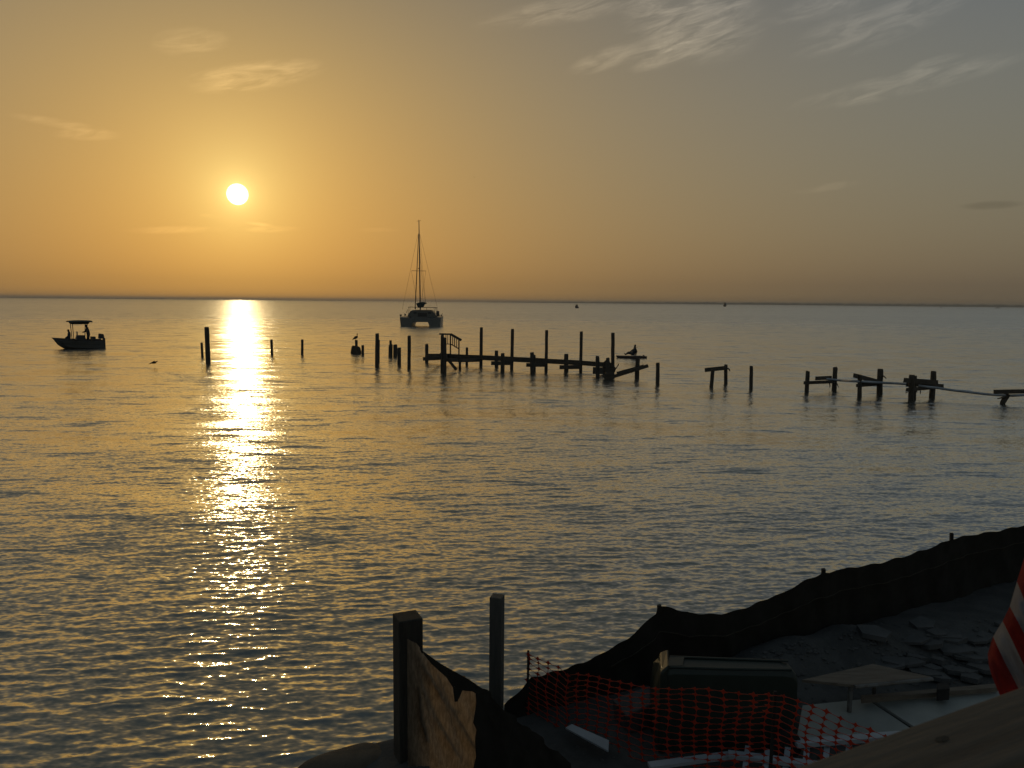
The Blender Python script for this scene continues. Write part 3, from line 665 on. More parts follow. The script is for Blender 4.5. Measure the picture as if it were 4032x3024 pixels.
# --- far boats
def far_boat(px, py, heading, L, B, hgt, label, cabin=True, ttop=False):
    o = onz(px, py); o.z = 0; T = frame(o, heading); t = thing('motorboat', o, label, 'boat', 'small boats far out near the horizon')
    s_ = hgt
    mb = MB(); hull(mb, L, B, lambda t: s_ * (.36 + .12 * t ** 2), lambda t: -.2 + .6 * max(0, t - .6) ** 2 / .16 * .4 * s_, flare=.3); mb.build('hull', 'boat_dark', t, T=T)
    if cabin: MB().box((-.05 * L, 0, s_ * .55), L * .34, B * .72, s_ * .5, top=.8).build('cabin', 'boat_dark', t, T=T)
    if ttop:
        MB().box((-.1 * L, 0, s_ * .97), L * .3, B * .7, s_ * .05).build('canopy', 'boat_dark', t, T=T)
        for sy_ in (-.28, .28): MB().tube([Vector((-.1 * L, sy_ * B, s_ * .4)), Vector((-.1 * L, sy_ * B, s_ * .97))], .05 * s_, 6).build('canopy_post', 'boat_dark', t, T=T)
far_boat(2270, 1213.5, math.radians(248), 6.5, 2.4, 3.3, 'tiny dark boat far out, midway along the horizon, the nearer one', ttop=True)
far_boat(2854.5, 1207.5, math.radians(262), 11, 5.2, 7.6, 'tiny dark boat far out, seen bow on against the horizon', ttop=True)
far_boat(3705, 1211, math.radians(190), 7, 2.6, 2.2, 'speck of a boat on the right horizon, left of the longer one', cabin=True)
far_boat(3928, 1213.5, math.radians(182), 15, 3.2, 2.4, 'long low speck of a boat at the far right of the horizon', cabin=True)

# --- kayak and its fisher
KO = onz(2487, 1409); KO.z = 0; kk = KO.y / F / math.cos(PITCH) / 14.75
def kz(zx, zy, y=0.0): return Vector(((zx - 990) * kk, y, (1045 - zy) * kk))
KT = Matrix.Translation(KO)
kay = thing('kayak', KO, 'dark low fishing kayak riding on the water behind the fallen beam', 'kayak')
rows = []
for i in range(21):
    t = i / 20; x = kz(95 + 1765 * t, 0).x; w = .40 * max(.02, math.sin(math.pi * min(1, .06 + t * .90)) ** .55) if t < .97 else .18
    zt = kz(0, 915 + 12 * math.sin(t * 3.1) + (0 if t < .8 else 25 * (t - .8) / .2)).z; zb = kz(0, 1075 - 110 * max(0, (.10 - t) / .10) ** 1.5 - 55 * max(0, (t - .8) / .2)).z - .02
    rows.append([Vector((x, -w * .6, zt)), Vector((x, -w, zt - .03)), Vector((x, -w * .7, zb)), Vector((x, 0, zb - .02)), Vector((x, w * .7, zb)), Vector((x, w, zt - .03)), Vector((x, w * .6, zt)), Vector((x, 0, zt - .02)), Vector((x, -w * .6, zt))])
mb = MB(); mb.grid(rows); mb.add(rows[0][:-1], [list(range(8))]); mb.add(rows[-1][:-1], [list(range(8))[::-1]]); mb.build('hull', 'kayak', kay, smooth=True, T=KT)
sb = MB(); sb.beam(kz(960, 885), kz(1230, 880), .03, .42); sb.beam(kz(1215, 885), kz(1290, 640), .03, .42, uph=Vector((1, 0, 0))); sb.build('seat', 'canvas', kay, T=KT)
MB().tube([kz(1250, 890, -.18), kz(1200, 915, -.18), kz(1100, 915, -.18)], .014, 5).build('seat_leg', 'alloy', kay, T=KT)
MB().box(kz(1680, 905), .10, .3, .08).build('gear_box', 'kayak', kay, T=KT)
J = dict(pelvis=kz(1130, 800), belly=kz(1140, 720), chest=kz(1165, 560), neck=kz(1180, 455), head=kz(1180, 375), crown=kz(1180, 310), nose=kz(1115, 380))
for sd, y in (('L', -.16), ('R', .16)):
    off = -30 if sd == 'L' else 10
    J.update({'sh' + sd: kz(1170, 520, y * 1.15), 'el' + sd: kz(1245 if sd == 'L' else 1040, 620, y * 1.6), 'wr' + sd: kz(1090 if sd == 'L' else 950, 680, y * 1.2), 'ha' + sd: kz(1050 if sd == 'L' else 915, 690, y), 'fi' + sd: kz(1000 if sd == 'L' else 870, 695, y), 'th' + sd: kz(1045, 660, y * .8),
              'hip' + sd: kz(1100, 810, y * .6), 'kn' + sd: kz(800 + off, 735 - off, y * .9), 'an' + sd: kz(640 + off, 880 - (40 if sd == 'L' else 0), y), 'to' + sd: kz(570 + off, 785, y)})
human('person', KO + kz(1130, 890), joints(J), BE, 'person sitting low on the kayak facing left, holding a rod', T=KT)
ro = MB(); ro.tube([KO + kz(1060, 640, -.2), KO + kz(1300, 395, -.25), KO + kz(1420, 375, -.25), KO + kz(1520, 335, -.25)], [.012, .011, .009, .006], 5)
tag(ro.build('fishing_rod', 'rig'), 'thin fishing rod pointing back over the kayaker', 'fishing rod')

# ------------------------------------------------------------------ birds
def bird_body(mb, pts, rad, n=10): mb.tube(pts, rad, n)
Yq = Yb
def bz(zx, zy, y=0.0): return aty(1370 + zx / 13.83, 1290 + zy / 13.83, Yq + y)
b = thing('seabird', bz(430, 678), 'dark brown seabird with raised neck standing on the short post', 'bird')
mb = MB(); mb.tube([bz(240, 672), bz(300, 610), bz(360, 570), bz(430, 530), bz(485, 500), bz(505, 455), bz(498, 400), bz(488, 350), bz(496, 312)], [.012, .05, .10, .135, .11, .055, .035, .03, .045], 10); mb.build('body', 'bird', b, smooth=True)
MB().tube([bz(500, 308), bz(512, 360, -.05), bz(516, 420, -.1)], [.03, .025, .008], 6).build('bill', 'bill', b, smooth=True)
for y in (-.05, .05):
    MB().tube([bz(405, 560, y), bz(408, 630, y), bz(415, 676, y), bz(440, 679, y)], [.03, .018, .014, .01], 6).build('leg', 'bill', b)
for y in (-.12, .12):
    MB().tube([bz(470, 505, y), bz(390, 545, y * 1.05), bz(300, 615, y * .8), bz(255, 660, y * .3)], [.04, .07, .05, .01], 8).build('wing', 'bird', b, smooth=True)
Yg = onz(600, 1447).y
def gz(zx, zy, y=0.0): return aty(560 + zx / 27.65, 1390 + zy / 27.65, Yg + y)
b = thing('seabird', gz(1150, 1060), 'dark seabird gliding low over the water between skiff and tall piling', 'bird')
mb = MB(); mb.tube([gz(760, 1200), gz(900, 1130), gz(1000, 1085), gz(1150, 1050), gz(1300, 1050), gz(1450, 1060), gz(1560, 1075)], [.02, .03, .04, .07, .075, .05, .015], 9); mb.build('body', 'bird', b, smooth=True)
MB().tube([gz(770, 1198), gz(720, 1220), gz(670, 1240)], [.018, .014, .004], 6).build('bill', 'bill', b, smooth=True)
for sg, tips in ((-1, ((1200, 1040), (1420, 985), (1560, 930), (1660, 875))), (1, ((1180, 1030), (1250, 960), (1300, 915), (1335, 890)))):
    rows = []
    for i, (x, y) in enumerate(tips):
        ch = (.20, .18, .13, .04)[i]; c = gz(x, y, sg * .25 * i); rows.append([c + Vector((-ch * .5, 0, .012)), c + Vector((0, 0, .02)), c + Vector((ch * .5, 0, .0)), c + Vector((0, 0, -.01)), c + Vector((-ch * .5, 0, .012))])
    MB().grid(rows).build('wing', 'bird', b, smooth=True)
c0 = CAM + ray(1868, 698) * 420
b = thing('seabird', c0, 'speck of a bird flying high above the catamaran', 'bird')
MB().tube([c0 + Vector((-.3, 0, 0)), c0, c0 + Vector((.3, 0, .02))], [.03, .12, .03], 8).build('body', 'bird', b)
for sg in (-1, 1):
    MB().grid([[c0 + Vector((-.13, sg * .1, 0)), c0 + Vector((.13, sg * .1, 0))], [c0 + Vector((-.10 + .1, sg * .5, .22)), c0 + Vector((.12 + .1, sg * .5, .22))], [c0 + Vector((.12, sg * .9, .10)), c0 + Vector((.18, sg * .9, .10))]]).build('wing', 'bird', b)

# ------------------------------------------------------------------ the shore lot
GZ = .60
def lerp_knots(x, K): return float(np.interp(x, [k[0] for k in K], [k[1] for k in K]))
FB = [(1985, 2806), (2090, 2800), (2300, 2770), (2597, 2690), (2900, 2610), (3245, 2545), (3500, 2436), (3750, 2352), (4032, 2268), (4500, 2150)]
FT = [(1985, 2776), (2000, 2760), (2057, 2710), (2094, 2667), (2236, 2634), (2358, 2579), (2471, 2514), (2524, 2466), (2583, 2418), (2590, 2398), (2604, 2389), (2655, 2396), (2720, 2416), (2760, 2416), (2838, 2416), (2907, 2404), (2968, 2380), (3070, 2341), (3151, 2294), (3236, 2256), (3262, 2257), (3300, 2244), (3390, 2230), (3474, 2213), (3589, 2184), (3662, 2156), (3738, 2125), (3763, 2119), (3861, 2101), (3951, 2085), (4032, 2069), (4250, 2020), (4500, 1985)]
def plan(P_): return math.atan2(P_.x, P_.y), math.hypot(P_.x, P_.y)
SH = sorted([(math.radians(-60), 5.6), (math.radians(-28), 6.0), (math.radians(-19), 6.9), (math.radians(-13), 7.5), (math.radians(-7), 7.45), (math.radians(-2.5), 7.75)] + [(plan(onz(x, y, GZ))[0], plan(onz(x, y, GZ))[1] + .35) for x, y in FB])
def vnoise(seed):
    g = np.random.default_rng(seed); A = [(g.uniform(-1, 1) * f_, g.uniform(-1, 1) * f_, g.uniform(0, 6.28), 1 / f_) for f_ in (1.1, 2.0, 3.7, 6.5, 11, 19) for _ in range(3)]
    return lambda x, y: sum(a * np.sin(kx * x + ky * y + p) for kx, ky, p, a in A) * .35
gn = vnoise(4)
MOUNDS = [(onz(3130, 2610, GZ), .30, .42), (onz(3350, 2560, GZ), .34, .45), (onz(2960, 2650, GZ), .18, .4), (onz(3560, 2520, GZ), .16, .5), (onz(3760, 2470, GZ), .14, .7)]
def ground_z(x, y):
    az = np.arctan2(x, y); r = np.hypot(x, y)
    rs_ = np.interp(az, [a for a, _ in SH], [b for _, b in SH])
    base = np.interp(az, np.radians([-60, -24, -17, -9, -6, 60]), [.05, .10, .22, .42, .52, .58])
    d = np.clip((r - rs_ + .25) / .8, 0, 1); d = d * d * (3 - 2 * d)
    z = base + .05 * gn(x, y) * np.clip((r - 3) / 2, .3, 1)
    for c, h, w in MOUNDS: z = z + h * np.exp(-((x - c.x) ** 2 + (y - c.y) ** 2) / (w * w)) * (1 + .25 * gn(x * 2, y * 2))
    return z * (1 - d) - .7 * d
def make_ground():
    th = np.radians(np.linspace(-58, 58, 190)); rr = np.linspace(.6, 1.0, 2)
    rows = []
    for u in np.concatenate([np.linspace(0, .3, 12), np.linspace(.32, 1.0, 110)]):
        rsh = np.interp(th, [a for a, _ in SH], [b for _, b in SH]) + .9
        r = 1.2 + (rsh - 1.2) * u; x = r * np.sin(th); y = r * np.cos(th); z = ground_z(x, y)
        rows.append([Vector((a, b, c)) for a, b, c in zip(x, y, z)])
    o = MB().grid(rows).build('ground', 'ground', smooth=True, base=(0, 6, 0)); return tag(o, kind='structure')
make_ground()
def gpt(px, py, dz=0.0):                         # line of sight onto the uneven lot
    z = GZ
    for _ in range(5):
        p = onz(px, py, z); z = float(ground_z(np.array(p.x), np.array(p.y)))
    return Vector((p.x, p.y, z + dz))

# loose stones, one mass
def stones():
    g = random.Random(8); mb = MB(); ico = [(0, 0, 1), (.9, 0, .3), (.28, .85, .25), (-.72, .53, .3), (-.72, -.53, .25), (.28, -.85, .3), (0, 0, -.6)]
    fs = [(0, 1, 2), (0, 2, 3), (0, 3, 4), (0, 4, 5), (0, 5, 1), (6, 2, 1), (6, 3, 2), (6, 4, 3), (6, 5, 4), (6, 1, 5)]
    for i in range(1100):
        if i % 2: c = gpt(g.uniform(2950, 4000), g.gauss(2560, 70))
        else: c = gpt(g.uniform(2250, 4032), g.uniform(2450, 3000))
        if c.y < 3: continue
        s_ = g.choice((.010, .014, .02, .03)) * g.uniform(.7, 1.4); R = Matrix.Rotation(g.uniform(0, 6.3), 3, 'Z'); k = Vector((g.uniform(.7, 1.4), g.uniform(.7, 1.3), g.uniform(.4, .8)))
        mb.add([c + R @ (Vector(q) * s_ * Vector((1, 1, 1)).length / 1.73) * 1.0 * 1 if False else c + R @ Vector((q[0] * s_ * k.x, q[1] * s_ * k.y, q[2] * s_ * k.z)) for q in ico], fs)
    return tag(mb.build('gravel', 'gravel', base=onz(3300, 2600, GZ)), 'loose pale gravel and small rubble strewn over the lot', 'gravel', kind='stuff')
stones()
# broken slabs
g = random.Random(21)
for i in range(34):
    c = gpt(g.uniform(3420, 3960), g.uniform(2470, 2690), .02); n = g.choice((4, 5, 5, 6)); s_ = g.uniform(.09, .24)
    R = Matrix.Rotation(g.uniform(-.16, .16), 3, 'X') @ Matrix.Rotation(g.uniform(-.16, .16), 3, 'Y'); a0 = g.uniform(0, 6)
    pts = [R @ Vector((s_ * g.uniform(.7, 1.25) * math.cos(a0 + 6.283 * j / n), .75 * s_ * g.uniform(.7, 1.2) * math.sin(a0 + 6.283 * j / n), 0)) for j in range(n)]
    th = g.uniform(.03, .06)
    mb = MB().add([c + p for p in pts] + [c + p + Vector((0, 0, th)) for p in pts], [list(range(n))[::-1], [n + j for j in range(n)]] + [[j, (j + 1) % n, n + (j + 1) % n, n + j] for j in range(n)])
    bx_, by_ = 2016 + F * (c - CAM).dot(rt) / (c - CAM).dot(fw), 1512 - F * (c - CAM).dot(up) / (c - CAM).dot(fw)
    size_ = 'large' if s_ > .19 else 'medium' if s_ > .13 else 'small'
    where = ('beside the hanging flag' if bx_ > 3780 else 'right behind the low table' if bx_ < 3620 else 'between table and flag') + (' near the plank' if by_ > 2600 else ' toward the fence')
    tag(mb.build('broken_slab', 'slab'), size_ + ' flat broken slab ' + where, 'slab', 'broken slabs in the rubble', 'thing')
# sand bank slab at the water's edge, left of the wide post
sp = [(1060, 3060), (1215, 2978), (1300, 2948), (1443, 2916), (1505, 2924), (1565, 2945), (1612, 2974), (1450, 3030), (1300, 3075)]
pts = [onz(x, y, .34) for x, y in sp]; cen = sum(pts, Vector()) / len(pts)
mb = MB(); top = [p + Vector((0, 0, -.05 + .03 * math.sin(i * 2.1))) for i, p in enumerate(pts)]; inner = [cen.lerp(p, .72) + Vector((0, 0, .05 + .02 * math.cos(i * 1.7))) for i, p in enumerate(pts)]; low = [cen.lerp(p, 1.12) + Vector((0, 0, -.7)) for p in pts]
n = len(pts); mb.add(low + top + inner + [cen + Vector((0, 0, .07))], [[i, (i + 1) % n, n + (i + 1) % n, n + i] for i in range(n)] + [[n + i, n + (i + 1) % n, 2 * n + (i + 1) % n, 2 * n + i] for i in range(n)] + [[2 * n + i, 2 * n + (i + 1) % n, 3 * n] for i in range(n)])
o = mb.build('sand_bank', 'sand', smooth=True); tag(o, kind='structure')
sd_ = o.modifiers.new('subdivision', 'SUBSURF'); sd_.levels = 1; sd_.render_levels = 2

# ------------------------------------------------------------------ silt fence
def fold(x, s_): return math.sin(x * 23 + s_) * .5 + math.sin(x * 51 + 2 * s_) * .3 + math.sin(x * 9.3 + s_ * 3) * .6
SF = thing('silt_fence', onz(3245, 2545, GZ), 'long sagging black silt fence on wooden stakes along the shore', 'fence')
cols = []
xs = np.unique(np.concatenate([np.linspace(1985, 4500, 210), [2583, 2590, 2604, 3236, 3262, 3738, 3763]]))
for x in xs:
    yb = lerp_knots(x, FB); yt = lerp_knots(x, FT); b = onz(x, yb, GZ); tp = aty(x, yt, b.y); b.z -= .3; tp = aty(x, yt, b.y); col = []
    for k in range(9):
        u = k / 8; p = b.lerp(tp, u)
        dpt = .07 * fold(b.x * .55 + u * .25, 1.0) * (1 - .75 * u) + .010 * math.sin(b.x * 21 + 5 * math.sin(b.x * 3.1) + u * 5) * (1 - u) + .10 * math.sin(u * 3.14) * (.5 + .5 * math.sin(b.x * 1.9)) - (.03 if k == 6 else 0)
        col.append(Vector((p.x, p.y + dpt, p.z + (.008 * math.sin(x * .07) if k == 8 else 0))))
    cols.append(col)
MB().grid(cols).build('fabric', 'silt', SF, smooth=True)
MB().tube([c[6] + Vector((0, -.012, .0)) for c in cols[35:]], .006, 5).build('seam_cord', 'stake', SF)
for sx_, sy_ in ((2597, 2384), (3245, 2243), (3750, 2102), (4300, 2000)):
    yb = lerp_knots(sx_, FB); b = onz(sx_, yb, GZ - .2); tp = aty(sx_, sy_, b.y + .03)
    MB().beam(b + Vector((0, .05, 0)), tp + Vector((0, .02, 0)), .035, .045, uph=Vector((0, 1, 0)), jag=.01).build('stake', 'stake', SF)

def on_path(px, py, P_):
    d = ray(px, py)
    for (ax_, ay_), (bx, by) in zip(P_, P_[1:]):
        ex, ey = bx - ax_, by - ay_; den = d.x * ey - d.y * ex
        if abs(den) < 1e-9: continue
        t = (ax_ * ey - ay_ * ex) / den; s_ = ((d.x * t - ax_) * ex + (d.y * t - ay_) * ey) / (ex * ex + ey * ey)
        if t > 0 and -1e-6 <= s_ <= 1 + 1e-6: return CAM + d * t
    return None
p0 = onz(1596, 2990, .5); FP = [(p0.x - .1, p0.y + .08), (p0.x, p0.y), (-.05, 6.22), (1.0, 5.2), (2.2, 4.2)]
TT = [(1590, 2506), (1612, 2520), (1662, 2553), (1711, 2605), (1790, 2660), (1842, 2672), (1916, 2718), (1963, 2756), (1982, 2779), (2010, 2805), (2080, 2852), (2243, 3001), (2330, 3085)]
FF = thing('silt_fence', p0, 'torn muddy silt fence panel glowing with sunlight, sloping down from the wide post', 'fence')
def panel(x0, x1, n, dn):
    cc = []
    for i in range(n + 1):
        x = x0 + (x1 - x0) * i / n; tp = on_path(x, lerp_knots(x, TT), FP); col = []
        if tp is None: continue
        for k in range(13):
            u = k / 12; z = .40 + (tp.z - .40) * u
            dg = (x - 1612) / 270 - (1 - u) * .9
            w = .020 * math.sin(17 * dg + 1.5 * math.sin(7 * u)) * (.4 + .6 * u) + .011 * math.sin(31 * dg + 4 * u) +   .005 * math.sin(63 * dg - 9 * u) + .008 * math.sin(5 * (x - 1612) / 270 + 3 * u)
            nrm = Vector((.67, .74, 0)); col.append(Vector((tp.x, tp.y, z)) + nrm * (w * min(1, max(0, x - 1603) / 40) + dn))
        cc.append(col)
    return cc
MB().grid(panel(1603, 1886, 36, 0)).build('lit_panel', 'silt_thin', FF, smooth=True)['label'] = 'thin muddy panel lit through by the sun'
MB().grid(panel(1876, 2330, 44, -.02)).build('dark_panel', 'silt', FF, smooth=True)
# folded flap over the top edge
fl = [on_path(x, y, FP) + Vector((.0, -.03, 0)) for x, y in ((1650, 2545), (1735, 2606), (1842, 2666), (1915, 2714), (1893, 2735), (1860, 2716), (1822, 2712), (1803, 2755), (1791, 2757), (1784, 2700), (1758, 2660), (1700, 2608))]
MB().add(fl, [list(range(len(fl)))]).build('flap', 'silt', FF)
tp = on_path(1880, 2725, FP); MB().beam(Vector((tp.x + .06, tp.y + .06, .3)), Vector((tp.x + .06, tp.y + .06, tp.z - .02)), .045, .045, uph=Vector((0, 1, 0))).build('stake', 'stake', FF)

for cr in ([(1628, 2560), (1668, 2640), (1720, 2730), (1775, 2790), (1800, 2800)], [(1640, 2610), (1655, 2700), (1690, 2800), (1745, 2900), (1790, 2970)], [(1700, 2640), (1745, 2760), (1800, 2850), (1850, 2940)], [(1640, 2700), (1648, 2820), (1672, 2920)]):  # strips added behind the panel, blocking light so its creases look darker
    hw = [2 + 5 * math.sin(math.pi * (i + .4) / len(cr)) for i in range(len(cr))]
    MB().grid([[on_path(x - w_, y, FP) + Vector((.03, .035, 0)), on_path(x + w_, y, FP) + Vector((.03, .035, 0))] for (x, y), w_ in zip(cr, hw)]).build('fold', 'silt', FF)
# square posts
wp = onz(1608, 2962, .45); zt = aty(1610, 2424, wp.y).z; s_ = wid(100, wp.y)
tag(MB().box((wp.x, wp.y, (zt - .4) / 2), s_, s_, zt + .4, rz=math.radians(24)).build('square_piling', 'post_dark', bevel=.012, base=wp), 'wide dark square piling at the shore holding the torn fence panel', 'post')
q2 = aty(1954, 2800, 7.55); zt = aty(1954, 2346, 7.55).z
tag(MB().box((q2.x, q2.y, (zt - .5) / 2), .125, .125, zt + .5, rz=math.radians(-16)).build('square_post', 'post_grey', bevel=.006, base=(q2.x, q2.y, .3)), 'slim grey square post standing at the water beside the wide piling', 'post')

# ------------------------------------------------------------------ orange barrier net
def proj(P_):
    v_ = Vector(P_) - CAM; d = v_.dot(fw); return 2016 + F * v_.dot(rt) / d, 1512 - F * v_.dot(up) / d
A0 = onz(2078, 2800, GZ); B0 = aty(3050, 2727, 6.0); C0 = aty(3500, 2912, 5.35); D0 = aty(3700, 3010, 5.05)
NP = [(A0.x, A0.y), (A0.x + (B0.x - A0.x) * .5 - .04, A0.y + (B0.y - A0.y) * .5 - .10), (B0.x, B0.y), (C0.x, C0.y), (D0.x, D0.y)]
NTOP = [(2078, 2576), (2140, 2608), (2190, 2630), (2235, 2660), (2300, 2652), (2400, 2680), (2550, 2704), (2700, 2717), (2850, 2729), (2960, 2731), (3050, 2727), (3100, 2748), (3165, 2772), (3240, 2800), (3330, 2838), (3410, 2868), (3500, 2912), (3600, 2960), (3720, 3020)]
seg = [0.0]
for a, b in zip(NP, NP[1:]): seg.append(seg[-1] + math.hypot(b[0] - a[0], b[1] - a[1]))
NET = thing('barrier_net', A0, 'orange plastic mesh barrier strung on dark stakes in front of the bin', 'barrier')
g = random.Random(5); mb = MB(); nodes = []; CW, RH = .118, .0575
ncol = int(seg[-1] / CW)
for i in range(ncol + 1):
    s_ = i * CW; x = float(np.interp(s_, seg, [p[0] for p in NP])); y = float(np.interp(s_, seg, [p[1] for p in NP]))
    px, _ = proj((x, y, 1.4)); ztop = aty(px, lerp_knots(px, NTOP), y).z; col = []
    for r in range(19):
        z = ztop - RH * r * (1 + .02 * math.sin(i * .6)) + .010 * math.sin(i * .9 + r * .7) + g.uniform(-.004, .004)
        if z < .55: break
        ox = .010 * math.sin(r * .8 + i * .35) + g.uniform(-.004, .004); oy = .02 * math.sin(i * .5 + r * .45) + .03 * math.sin(r * .22)
        col.append(Vector((x + ox, y + oy, z)))
    nodes.append(col)
def along(i): 
    a = nodes[max(i - 1, 0)][0]; b = nodes[min(i + 1, ncol)][0]; return Vector((b.x - a.x, b.y - a.y, 0)).normalized()
star = [(.036, 0), (.012, .008), (0, .024), (-.012, .008), (-.036, 0), (-.012, -.008), (0, -.024), (.012, -.008)]
for i, col in enumerate(nodes):
    t_ = along(i); nn = Vector((-t_.y, t_.x, 0))
    for r, p in enumerate(col):
        st = g.uniform(.8, 1.15)
        fr_ = [p + t_ * (a * st) + Vector((0, 0, b * st)) - nn * .0015 for a, b in star]; bk_ = [q + nn * .003 for q in fr_]
        mb.add(fr_ + bk_, [list(range(8)), list(range(8, 16))[::-1]] + [[j, 8 + j, 8 + (j + 1) % 8, (j + 1) % 8] for j in range(8)])
        if r + 1 < len(col): mb.beam(p, col[r + 1], .003, .0032, uph=nn)
        if i + 1 < len(nodes) and r < len(nodes[i + 1]):
            q = nodes[i + 1][r]; mid = p.lerp(q, .5) + Vector((0, 0, g.uniform(-.004, .006)))
            mb.beam(p, mid, .0032, .003); mb.beam(mid, q, .0032, .003)
tag(mb.build('netting', 'orange', NET), kind='stuff')
for (x, y), tpx, tpy in ((NP[0], 2080, 2562), (NP[2], 3052, 2722)):
    b = Vector((x, y + .03, .3)); tp = aty(tpx, tpy, y + .03)
    MB().beam(b, tp, .022, .022, uph=Vector((0, 1, 0))).build('stake', 'tyre', NET)

# ------------------------------------------------------------------ bin lying on its side
YB = 6.66
BN = thing('wheeled_bin', Vector((aty(2880, 2900, YB).x, YB, GZ)), 'dark green wheeled bin tipped on its side behind the orange mesh', 'bin')
def quadbox(c): return MB().hexa([Vector(p) for p in c])
xl = aty(2612, 2700, YB).x; xr = aty(3150, 2700, YB).x; z1 = aty(2640, 2638, YB).z; z1r = aty(3130, 2656, YB).z
rows = []
for u in (0, .03, .08, .5, .9, .97, 1.0):
    x = xl + (xr - xl) * u; zt_ = z1 + (z1r - z1) * u - (.05 if u in (0, 1.0) else (.012 if u in (.03, .97) else 0)); zb = .60 + .02 * u
    ins = .04 * u
    rows.append([Vector((x, YB + ins, zb)), Vector((x - .004, YB + ins, (zb + zt_) / 2)), Vector((x, YB + .02 + ins, zt_ - .05)), Vector((x, YB + .05 + ins, zt_)), Vector((x, YB + .24, zt_ + .004)), Vector((x, YB + .50, zt_ - .12)), Vector((x, YB + .62, (zb + zt_) / 2)), Vector((x, YB + .58, zb)), Vector((x, YB + ins, zb))])
mb = MB().grid(rows); mb.add(rows[0][:-1], [list(range(8))]); mb.add(rows[-1][:-1], [list(range(8))[::-1]])
BODY = mb.build('body', 'bin', BN, smooth=False, bevel=.012)
r_ = MB(); zt0 = z1; r_.tube([Vector((xl + .06, YB + .05, z1 + .004)), Vector((xl + (xr - xl) * .5, YB + .055, (z1 + z1r) / 2 + .006)), Vector((xr - .05, YB + .09, z1r + .002))], .012, 6); r_.build('front_lip', 'bin', BODY)
r_ = MB(); r_.tube([Vector((xl + .10, YB + .24, z1 + .012)), Vector((xr - .03, YB + .24, z1r + .012))], .011, 6); r_.build('back_lip', 'bin', BODY)
LID = quadbox([(xl - .035, YB - .02, .60), (xl + .03, YB - .02, .60), (xl + .03, YB + .66, .60), (xl - .035, YB + .66, .60), (xl - .03, YB + .0, z1 - .03), (xl + .05, YB + .02, z1 + .035), (xl + .11, YB + .34, z1 + .045), (xl + .03, YB + .36, z1 + .0)]).build('lid', 'bin', BN, bevel=.02)
quadbox([(xl + .05, YB + .05, z1 + .002), (xl + .18, YB + .06, z1 + .002), (xl + .24, YB + .24, z1 + .003), (xl + .10, YB + .24, z1 + .003), (xl + .05, YB + .05, z1 + .016), (xl + .18, YB + .06, z1 + .014), (xl + .24, YB + .24, z1 + .016), (xl + .10, YB + .24, z1 + .018)]).build('handle', 'bin', BN)
for y in (YB - .06, YB + .60):
    c = Vector((xr - .12, y, .72)); w_ = MB(); w_.tube([c + Vector((0, -.035, 0)), c + Vector((0, -.028, 0)), c + Vector((0, .028, 0)), c + Vector((0, .035, 0))], [.11, .135, .135, .11], 18); WH = w_.build('wheel', 'tyre', BN, smooth=False)
    MB().tube([c + Vector((0, -.045, 0)), c + Vector((0, .045, 0))], .045, 12).build('hub', 'bin', WH)
MB().tube([Vector((xr - .12, YB - .06, .72)), Vector((xr - .12, YB + .60, .72))], .012, 8).build('axle', 'metal', BN)

# ------------------------------------------------------------------ debris
def slab_px(name, px, z, th, m, label, cat, bevel=.004, tilt=(0, 0, 0, 0)):
    p = [onz(x, y, z + dz_) for (x, y), dz_ in zip(px, tilt)]
    return tag(MB().hexa([q - Vector((0, 0, th)) for q in p] + p).build(name, m, bevel=bevel), label, cat)
TB = thing('low_table', onz(3353, 2846, GZ), 'low old table or bench with a flat board top and one round leg showing', 'table')
tz = .99; tc = [onz(x, y, tz) for x, y in ((3157, 2676), (3363, 2696), (3669, 2665), (3437, 2613))]
TOP = MB().hexa([q - Vector((0, 0, .03)) for q in tc] + tc).build('top', 'board', TB, bevel=.004)
a, b = tc[1], tc[2]; MB().tube([a + Vector((0, -.012, -.018)), b + Vector((0, -.012, -.018))], .02, 8).build('edge_trim', 'metal', TOP)
lg = [tc[1] + Vector((-.01, .05, 0)), tc[0] + Vector((.08, .02, 0)), tc[2] + Vector((-.10, .05, 0)), tc[3] + Vector((0, -.06, 0))]
for p in (lg[0], lg[3]): MB().tube([Vector((p.x, p.y, GZ - .05)), Vector((p.x, p.y, GZ + .12)), Vector((p.x, p.y, tz - .03))], [.024, .022, .022], 10, jit=.04).build('leg', 'metal', TB)
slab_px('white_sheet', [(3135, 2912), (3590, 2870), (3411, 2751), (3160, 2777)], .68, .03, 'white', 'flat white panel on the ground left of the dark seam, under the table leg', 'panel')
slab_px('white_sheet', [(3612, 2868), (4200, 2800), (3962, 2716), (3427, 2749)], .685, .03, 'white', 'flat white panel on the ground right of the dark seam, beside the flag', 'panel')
slab_px('plank', [(3392, 2752), (3930, 2706), (3926, 2690), (3390, 2737)], .76, .05, 'board', 'long weathered plank along the back edge of the white panels', 'plank')
slab_px('black_box', [(3690, 2716), (3740, 2712), (3736, 2688), (3690, 2690)], .86, .12, 'tyre', 'small dark block standing on the long plank', 'block')
slab_px('paper_board', [(2226, 2864), (2396, 2956), (2398, 2914), (2252, 2850)], .70, .02, 'vinyl', 'pale bluish board lying in the dark behind the net, left of the bin', 'board')
WR = thing('white_railing', onz(3150, 2990, .7), 'fallen white railing section with short pickets lying below the bin', 'railing')
def bar(p, q, z0, z1_, h, t_, nm, parent): return MB().beam(onz(*p, z0), onz(*q, z1_), h, t_).build(nm, 'vinyl', parent)
bar((2868, 2970), (3270, 3020), .74, .74, .035, .085, 'rail', WR); bar((3132, 2928), (3560, 2894), .76, .80, .04, .085, 'rail', WR)
